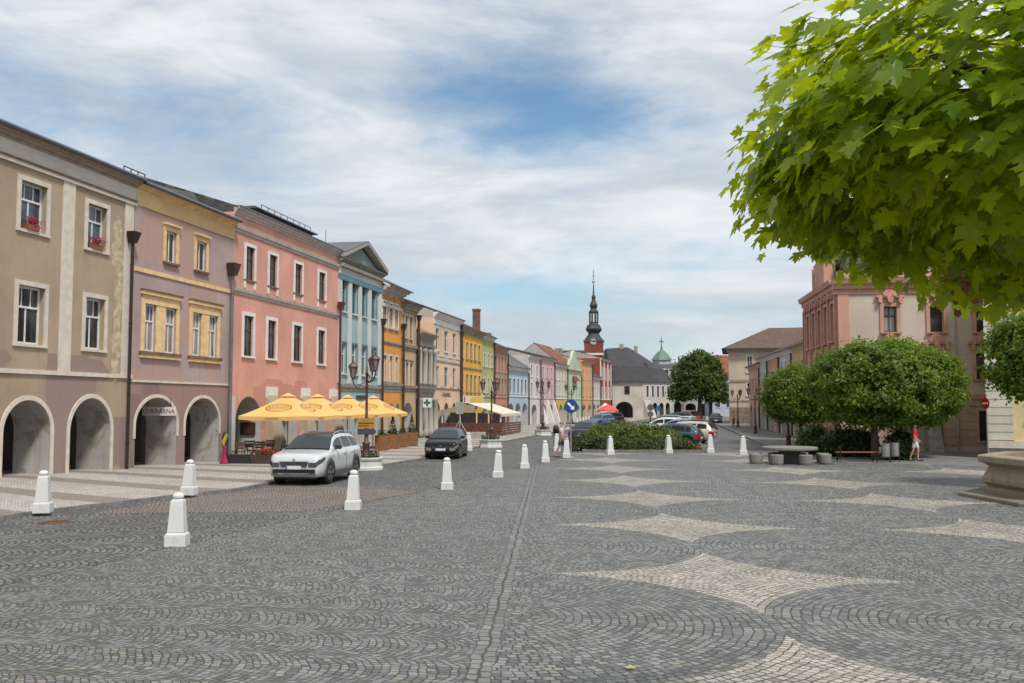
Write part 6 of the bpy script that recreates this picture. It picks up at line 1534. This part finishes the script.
    for sgn in (1,-1):
        f = J['ft',sgn]; a_ = J['an',sgn]; mb = MB(); mb.frus((f[0]-.045,f[0]+.045,f[1]-.15,a_[1]+.05,.0),(f[0]-.04,f[0]+.04,f[1]-.12,a_[1]+.045,.075)); mb.build('shoe', plain('shoe', shoes, .6), r, bevel=.015)
    return r
x, y = gp(561, 457.3)
person('man in pale pink shirt and dark shorts walking a small dog by the arrow sign', (x, y), math.radians(75), plain('pale_pink_shirt', (.56,.44,.50), .8), plain('dark_shorts', (.05,.045,.06), .8), plain('grey_hair', (.25,.2,.17), .9), stride=.2, armbend=.9, lean=.05)
x, y = gp(915.5, 461)
person('person in red shirt and white shorts walking out from behind the shrubs', (x, y), math.radians(55), plain('red_shirt', (.62,.012,.02), .8), plain('white_shorts', (.6,.6,.6), .8), plain('dark_hair', (.06,.035,.02), .9), stride=.16, armbend=.5)
x, y = gp(733.5, 426.5, .1)
person('distant person in white top standing by the beige hip roofed building', (x, y, .1), 1.0, plain('white_top', (.62,.6,.58), .8), plain('brown_trousers', (.12,.07,.05), .8), plain('dark_hair', (.06,.035,.02), .9), stride=.05, long=True)
def dog(label, pos, rz):
    r = empty('dog', (*pos, 0), rz, label, 'dog'); c = plain('black_fur', (.018,.016,.015), .9, bump=.5)
    V = [(0,0,.27,(.085,.10)),(-.16,0,.27,(.08,.09)),(.15,0,.27,(.08,.105)),(.24,0,.36,.06),(.30,0,.43,(.06,.06)),(.37,0,.41,(.035,.035)),(.42,0,.40,.025),(-.24,0,.30,.03),(-.32,0,.42,.018)]
    E = [(0,1),(0,2),(2,3),(3,4),(4,5),(5,6),(1,7),(7,8)]
    for s in (1,-1):
        b = len(V); V += [(.16,s*.06,.18,.04),(.15,s*.06,.09,.026),(.165,s*.06,.02,.026),(-.17,s*.06,.19,.055),(-.12,s*.062,.13,.034),(-.21,s*.062,.09,.022),(-.19,s*.062,.02,.026)]
        E += [(2,b),(b,b+1),(b+1,b+2),(1,b+3),(b+3,b+4),(b+4,b+5),(b+5,b+6)]
    skin('body', V, E, c, r)
    for s in (1,-1): mb = MB(); mb.frus((.27,.30,s*.05-.025,s*.05+.02,.46),(.275,.285,s*.06-.005,s*.06+.005,.55)); mb.build('ear', c, r)
    mb = MB(); mb.smooth = True; mb.lathe([(.01,.20),(.07,.24),(.065,.32),(.01,.36)], 8, (.215,0)); mb.build("white_chest", M_WHITE, r); return r
x, y = gp(575.5, 452.5); dog('small black dog with white chest on a lead beside the blue arrow sign', (x, y), .3).scale = (.75,.75,.75)
p0 = gp(561, 457.3); mb = MB(); mb.tube([(p0[0]+.25,p0[1]-.05,.98),(p0[0]+.5,p0[1]+.5,.55),(x+.15,y+.03,.34)], .008, 4); tag(mb.build('dog_lead', M_BLK), 'thin dark dog lead between the walking man and the small dog', 'lead')

# ------------------------------------------------------------------ trees and shrubs
M_BARK = plain('bark', (.085,.062,.045), .95, var=.35, scale=5, bump=.8)
LM_GLOBE = leafmat('round_maple_leaf', (.028,.066,.008), (.165,.255,.02), .4)
LM_DARK = leafmat('dark_tree_leaf', (.02,.045,.010), (.085,.145,.022), .35)
LM_SHRUB = leafmat('hedge_leaf', (.04,.065,.009), (.16,.205,.02), .4)
LM_YEW = leafmat('low_juniper_leaf', (.018,.036,.008), (.07,.10,.016), .25)
def fib(n):
    i = np.arange(n)+.5; ph = np.arccos(1-2*i/n); th = PI*(1+5**.5)*i
    return np.stack([np.cos(th)*np.sin(ph), np.sin(th)*np.sin(ph), np.cos(ph)], 1)
def crown_pts(c, rx, ry, rz, nclump, per, sig, flat=-.6, lump=.1, seed=1, fill=.2):
    rg = np.random.default_rng(seed); d = fib(nclump)+rg.normal(size=(nclump,3))*.12; d /= np.linalg.norm(d,axis=1)[:,None]
    rad = 1-np.abs(rg.normal(size=nclump))*lump; R = np.array([rx,ry,rz]); cp = d*rad[:,None]*R
    cp[:,2] = np.maximum(cp[:,2], flat*rz+rg.random(nclump)*.25)
    k = np.repeat(np.arange(nclump), per); P = cp[k]+rg.normal(size=(nclump*per,3))*sig*np.array([1,1,.75])
    nf = int(len(P)*fill); f = rg.normal(size=(nf,3)); f /= np.linalg.norm(f,axis=1)[:,None]; f *= (rg.random(nf)**.4*.85)[:,None]*R; f[:,2] = np.maximum(f[:,2], flat*rz)
    P = np.concatenate([P, f]); o = P/np.linalg.norm(P/R,axis=1)[:,None]/R; o /= np.linalg.norm(o,axis=1)[:,None]
    return P+np.array(c), o
def limbs(mb, base, top, r0, n, R, zc, rz, seed):
    rd = random.Random(seed)
    for k in range(n):
        a = 2*PI*k/n+rd.uniform(-.3,.3); q = rd.uniform(.45,.8); e = (top[0]+R*q*math.cos(a), top[1]+R*q*math.sin(a), zc+rz*rd.uniform(-.2,.6))
        m = ((top[0]*.6+e[0]*.4), (top[1]*.6+e[1]*.4), top[2]*.45+e[2]*.55)
        mb.tube([(top[0],top[1],top[2]-.2), m, e], [r0*.55, r0*.35, r0*.1], 6)
def tree(label, x, y, cz, rx, ry, rz, trunk_r, ztop, mat, nclump, per, sig, leaf, seed, flat=-.6, lump=.1, off=(0,0), name='round_tree', cat='tree', group=None, lean=0):
    r = empty(name, (x, y, 0), 0, label, cat, group)
    mb = MB(); mb.smooth = True; mb.tube([(0,0,-.05),(0,0,.15),(lean*.4,0,ztop*.5),(lean,0,ztop)], [trunk_r*1.5,trunk_r*1.1,trunk_r*.95,trunk_r*.85], 10); limbs(mb, None, (lean,0,ztop), trunk_r, 8, rx*.9, cz, rz, seed); mb.build('trunk', M_BARK, r)
    P, o = crown_pts((off[0],off[1],cz), rx, ry, rz, nclump, per, sig, flat, lump, seed); leaf_cloud('crown', P, leaf, mat, r, out=o, up=.45)
    return r
GT = 'round clipped maples on the right side of the square'
x, y = at(873, 45.8); tree('large round clipped maple with trunk beside the bench', x, y, 3.6, 3.0, 2.9, 2.15, .17, 2.2, LM_GLOBE, 260, 110, .22, .165, 11, flat=-.86, lump=.15, off=(-.0,0), group=GT)
x, y = at(897, 47.6); tree('round clipped maple overlapping the large one, before the pink townhouse', x, y, 3.6, 2.95, 2.6, 2.2, .17, 2.2, LM_GLOBE, 260, 110, .22, .165, 12, flat=-.86, lump=.15, off=(.25,-.1), group=GT)
x, y = at(800, 54.5); tree('smaller round clipped maple left of the large pair', x, y, 3.15, 2.05, 2.0, 1.65, .13, 2.0, LM_GLOBE, 170, 90, .22, .165, 13, flat=-.85, off=(0,0), group=GT)
x, y = at(1049, 30); tree('round clipped maple cut by the right edge behind the fountain', x, y, 4.15, 1.75, 1.75, 1.55, .13, 2.6, LM_GLOBE, 170, 90, .2, .15, 14, flat=-.8, group=GT)
x, y = at(699, 168); r = empty('broad_tree', (x, y, 0), 0, 'big dark broadleaf tree at the far end of the square', 'tree')
mb = MB(); mb.tube([(0,0,0),(.1,0,2.5),(0,0,5)], [.5,.38,.3], 10); limbs(mb, None, (0,0,4.5), .4, 9, 4.2, 7.5, 3, 5); mb.build('trunk', M_BARK, r)
PP = []; OO = []
for k, (lx, ly, lz, s) in enumerate(((0,0,9.0,2.9),(-2.6,0,7.4,2.5),(2.8,.4,7.2,2.6),(-1.5,-1.2,5.2,2.4),(2.2,-1.0,4.8,2.4),(-3.4,.5,4.6,1.9),(3.9,0,4.4,1.7),(.3,.5,10.8,1.6),(-1.6,.2,9.8,1.7),(1.9,.1,9.6,1.8),(0,-2,7,2.4))):
    P, o = crown_pts((lx,ly,lz), s, s, s*.85, 46, 24, .42, -.8, .22, 30+k); PP.append(P); OO.append(o)
leaf_cloud('crown', np.concatenate(PP), .5, LM_DARK, r, out=np.concatenate(OO))
def shrub(label, x, y, rx, ry, h, mat, seed, leaf=.15, n=60, per=45, cat='shrub', group=None, sig=.16, lump=.2):
    r = empty('shrub', (x, y, 0), 0, label, cat, group)
    P, o = crown_pts((0,0,h*.40), rx, ry, h*.60, n, per, sig, -.66, lump, seed); leaf_cloud('foliage', P, leaf, mat, r, out=o, up=.5)
    mb = MB()
    for k in range(6): a = k*PI/3; mb.tube([(rx*.15*math.cos(a),ry*.15*math.sin(a),.05),(rx*.5*math.cos(a),ry*.5*math.sin(a),h*.6)], [.04,.015], 5)
    mb.build('stems', M_BARK, r)
IS = 'shrubs of the hedge island'
for k, (px, D, rx, ry, h, m, lab) in enumerate((
   (601,55.6,1.0,1.2,1.4,LM_SHRUB,'tall leafy shrub at the left of the hedge island, behind a bollard'),
   (624,56.2,1.3,1.5,1.62,LM_SHRUB,'highest leafy shrub in the middle of the hedge island'),
   (647,55.8,1.2,1.3,1.5,LM_SHRUB,'leafy shrub right of the middle of the hedge island'),
   (663,55.2,.9,1.1,1.2,LM_SHRUB,'leafy shrub at the right of the hedge island before the teal car'),
   (583,54.6,.75,.9,.85,LM_YEW,'low dark spreading shrub at the left tip of the hedge island'),
   (605,53.9,.9,.75,.75,LM_YEW,'low spreading juniper at the front left of the hedge island'),
   (628,53.8,1.0,.75,.70,LM_YEW,'low spreading juniper at the front middle of the hedge island'),
   (653,53.8,1.0,.75,.72,LM_YEW,'low spreading juniper at the front right of the hedge island'),
   (677,53.9,.9,.75,.62,LM_YEW,'low spreading juniper at the right tip of the hedge island'))):
    x, y = at(px, D); shrub(lab, x, y, rx, ry, h, m, 60+k, group=IS, n=80 if m is LM_SHRUB else 60, leaf=.12 if m is LM_SHRUB else .09, per=80)
x, y = at(690, 53.6); P = RNG.normal(size=(260,3))*np.array([.4,.18,.06])+np.array([0,0,.22]); r = empty('flower_clump', (x, y, 0), 0, 'low clump of red flowers at the right tip of the hedge island', 'flowers')
leaf_cloud('blossoms', P, .07, leafmat('red_flower', (.45,.01,.02), (.7,.03,.05), .2), r); leaf_cloud('leaves', P*np.array([1.05,1.05,.7]), .08, M_LEAF, r)  # red flower petals, then the green leaves below them
RS = 'dark shrubs under the round maples'
for k, (px, D, rx, ry, h, lab) in enumerate(((813,50.5,.9,.8,1.6,'dark shrub left of the bench behind the stone stools'),(838,48.6,.85,.8,1.5,'dark shrub right behind the bench left end'),(858,48.4,.9,.8,1.45,'dark shrub behind the bench beside the trunk'),(899,45.6,.65,.6,1.4,'dark shrub by the litter bins in front of the red shirted walker'))):
    x, y = at(px, D); shrub(lab, x, y, rx, ry, h, LM_YEW if k else LM_DARK, 80+k, group=RS, leaf=.17)

# ---- near maple, top right
def maple_leaf():
    h = [(.03,-.02),(.22,-.13),(.47,-.03),(.36,.08),(.26,.15),(.45,.23),(.50,.34),(.68,.50),(.50,.48),(.41,.58),(.21,.44),(.27,.66),(.15,.74),(.0,1.0)]
    pts = [(0,-.02)]+h+[(-x,y) for x, y in h[-2::-1]]
    return np.array([(0,.26)]+pts)
def near_maple():
    rg = np.random.default_rng(21); X, Y = 3.1, 5.0; r = empty('maple_tree', (X, Y, 0), 0, 'near maple tree with large bright green lobed leaves filling the upper right corner', 'tree')
    mb = MB(); mb.smooth = True; mb.tube([(0,0,-.05),(.02,0,.3),(.0,.05,1.6),(0,0,3.6),(0,.05,4.3)], [.2,.13,.11,.10,.06], 12); limbs(mb, None, (0,0,3.95), .1, 11, 1.2, 4.25, .4, 9)
    rd = random.Random(4)
    for k in range(46):
        a = rd.uniform(0,2*PI); z0 = rd.uniform(3.75,4.4); q = rd.uniform(.6,.84); z1 = z0+rd.uniform(-.05,.5); mb.tube([(.2*math.cos(a),.2*math.sin(a),z0),(.85*math.cos(a+.15),.85*math.sin(a+.15),(z0+z1)/2+.12),(1.75*q*math.cos(a),2.3*q*math.sin(a),z1)], [.035,.02,.006], 5)
    mb.build('trunk', M_BARK, r)
    nc, per = 420, 22; R = np.array([1.78,1.78,1.32]); d = fib(nc)+rg.normal(size=(nc,3))*.12; d /= np.linalg.norm(d,axis=1)[:,None]
    rad = 1-np.abs(rg.normal(size=nc))*.16; cp = d*R*rad[:,None]; cp[:,2] = np.maximum(cp[:,2], -.0-.39*np.clip((cp[:,0]+1.3)/1.1,0,1)+rg.random(nc)*.18)
    k = np.repeat(np.arange(nc), per); P = cp[k]+np.clip(rg.normal(size=(nc*per,3)),-1.6,1.6)*np.array([.15,.15,.12])
    nf = 800; f = rg.normal(size=(nf,3)); f /= np.linalg.norm(f,axis=1)[:,None]; f = f*R*(rg.random(nf)**.4*.88)[:,None]; f[:,2] = np.maximum(f[:,2], -.0-.39*np.clip((f[:,0]+1.3)/1.1,0,1)); P = np.concatenate([P, f])
    n = len(P); out = P/R/R; out /= np.linalg.norm(out,axis=1)[:,None]
    nr = out*.75+np.array([0,0,.55])+rg.normal(size=(n,3))*.30; nr /= np.linalg.norm(nr,axis=1)[:,None]
    tip = out*np.array([1,1,.3])+np.array([0,0,-.42])+rg.normal(size=(n,3))*.42; tip -= nr*(tip*nr).sum(1)[:,None]; tip /= np.linalg.norm(tip,axis=1)[:,None]
    side = np.cross(tip, nr); s = (.07+.085*rg.random(n))
    lf = maple_leaf(); m = len(lf); u, v = lf[:,0], lf[:,1]
    curl = rg.uniform(-.15,.35,n)[:,None]; fold = rg.uniform(.0,.35,n)[:,None]
    w = fold*np.abs(u)[None]-curl*(v[None]**2)*.7-.25*(np.abs(u)[None]**2)
    V = (P[:,None,:]+s[:,None,None]*(side[:,None,:]*u[None,:,None]+tip[:,None,:]*v[None,:,None]+nr[:,None,:]*w[:,:,None]))
    V[:,:,2] += 3.86
    ring = np.arange(1, m); T = np.stack([np.zeros(m-1,int), ring, np.roll(ring,-1)], 1)
    F = (T[None]+(np.arange(n)*m)[:,None,None]).reshape(-1,3)
    np_mesh('crown', V.reshape(-1,3), F, LM_NEAR, r)
    dl = rg.normal(size=(18,3))*np.array([.03,.03,.07])+np.array([-.95,-.45,3.22]); leaf_cloud('withered_leaves', dl, .045, leafmat('withered_leaf', (.06,.025,.012), (.16,.07,.03), .2), r, up=0)
    # stalks
    i0 = np.arange(0, n, 2); A = P[i0]+np.array([0,0,3.86]); B = A-tip[i0]*.07-out[i0]*.05
    wd = side[i0]*.0022; q = np.stack([A-wd, A+wd, B+wd, B-wd], 1).reshape(-1,3); np_mesh('leaf_stalks', q, np.arange(len(q)).reshape(-1,4), plain('leaf_stalk', (.16,.09,.03), .7), r)
LM_NEAR = leafmat('near_maple_leaf', (.04,.12,.008), (.37,.47,.018), .55, .33)
near_maple()
# one fallen leaf on the cobbles
x, y = gp(631, 670); lf = maple_leaf(); V = np.stack([lf[:,0]*.11+x, lf[:,1]*.11+y, np.full(len(lf), .018)+.03*lf[:,1]**2*.3], 1); m = len(lf); ring = np.arange(1, m)
o = np_mesh('fallen_leaf', V, np.stack([np.zeros(m-1,int), ring, np.roll(ring,-1)], 1), plain('yellow_green_leaf', (.38,.36,.10), .7)); tag(o, 'single fallen yellow green leaf on the dark cobbles in front', 'leaf')

# ------------------------------------------------------------------ sky, sun, camera
SUN_EL, SUN_AZ = math.radians(55), math.radians(150)      # azimuth clockwise from +Y (right, a little behind the camera)
w = bpy.data.worlds.new('World'); SC.world = w; w.use_nodes = True
t = NT(w)
sky = t.n('ShaderNodeTexSky', sky_type='NISHITA', sun_disc=False, sun_elevation=SUN_EL, sun_rotation=SUN_AZ, air_density=1.0, dust_density=1.2, ozone_density=1.6)
dr = t.coord('Generated'); s = t.n('ShaderNodeSeparateXYZ', {0: dr}); zz = t.m('MAXIMUM', s.outputs[2], 0.0); dn = t.m('ADD', zz, .10)
pl_ = t.n('ShaderNodeCombineXYZ', {0: t.m('DIVIDE', s.outputs[0], dn), 1: t.m('DIVIDE', s.outputs[1], dn), 2: 0.0}).outputs[0]
n1 = t.noise(t.mapping(pl_, (.55,.8,1), (SKX,SKY,0)), 1.0, 8, .55, .25)
n2 = t.noise(t.mapping(dr, (2.4,2.4,6.5), (1.1,4.2,.3)), 1.5, 10, .62, .35)
# gaps of clear sky: a broad one above the spire and one low over the roofs
def blob(dx, dz, sx, sz):
    a_ = t.m('DIVIDE', t.m('SUBTRACT', s.outputs[0], dx), sx); b_ = t.m('DIVIDE', t.m('SUBTRACT', s.outputs[2], dz), sz)
    return t.m('EXPONENT', t.m('MULTIPLY', t.m('ADD', t.m('MULTIPLY', a_, a_), t.m('MULTIPLY', b_, b_)), -1.0))
gap = t.m('ADD', t.m('MULTIPLY', blob(.03,.30,.17,.07), .20), t.m('MULTIPLY', blob(.06,.12,.28,.07), .11))
cov = t.m('SUBTRACT', t.m('ADD', t.m('MULTIPLY', n1, .5), t.m('MULTIPLY', n2, .5)), gap)
mask = t.ss(cov, .24, .49)
shade = t.ss(t.noise(t.mapping(dr, (2.0,2.0,7.0), (5,4,1.7)), 1.6, 9, .6, .4), .34, .66)
cloud = t.mix(shade, (4.2,4.75,5.3), (6.7,6.95,7.15))
cl = t.mix(mask, t.mix(1.0, sky.outputs[0], (.86,1.03,1.05), 'MULTIPLY'), cloud)
bg = t.n('ShaderNodeBackground', {'Color': cl, 'Strength': .085}).outputs[0]
o = t.n('ShaderNodeOutputWorld'); t.t.links.new(bg, o.inputs[0])
sl = bpy.data.lights.new('sun', 'SUN'); sl.energy = 2.3; sl.angle = math.radians(9); sl.color = (1, .95, .87)
so = bpy.data.objects.new('sun', sl); COL.objects.link(so)
sd = Vector((math.sin(SUN_AZ)*math.cos(SUN_EL), math.cos(SUN_AZ)*math.cos(SUN_EL), math.sin(SUN_EL))); so.rotation_euler = (-sd).to_track_quat('-Z', 'Y').to_euler()
cam = bpy.data.cameras.new('camera'); cam.sensor_width = 36; cam.lens = FPX/1024*36; cam.clip_start = .05; cam.clip_end = 12000
co_ = bpy.data.objects.new('camera', cam); COL.objects.link(co_); co_.location = (0,0,CAM_H); co_.rotation_euler = (PI/2+TILT, 0, 0); SC.camera = co_
vs = SC.view_settings; vs.view_transform = 'Standard'; vs.look = 'None'; vs.exposure = EXPO; vs.gamma = 1; vs.use_curve_mapping = False
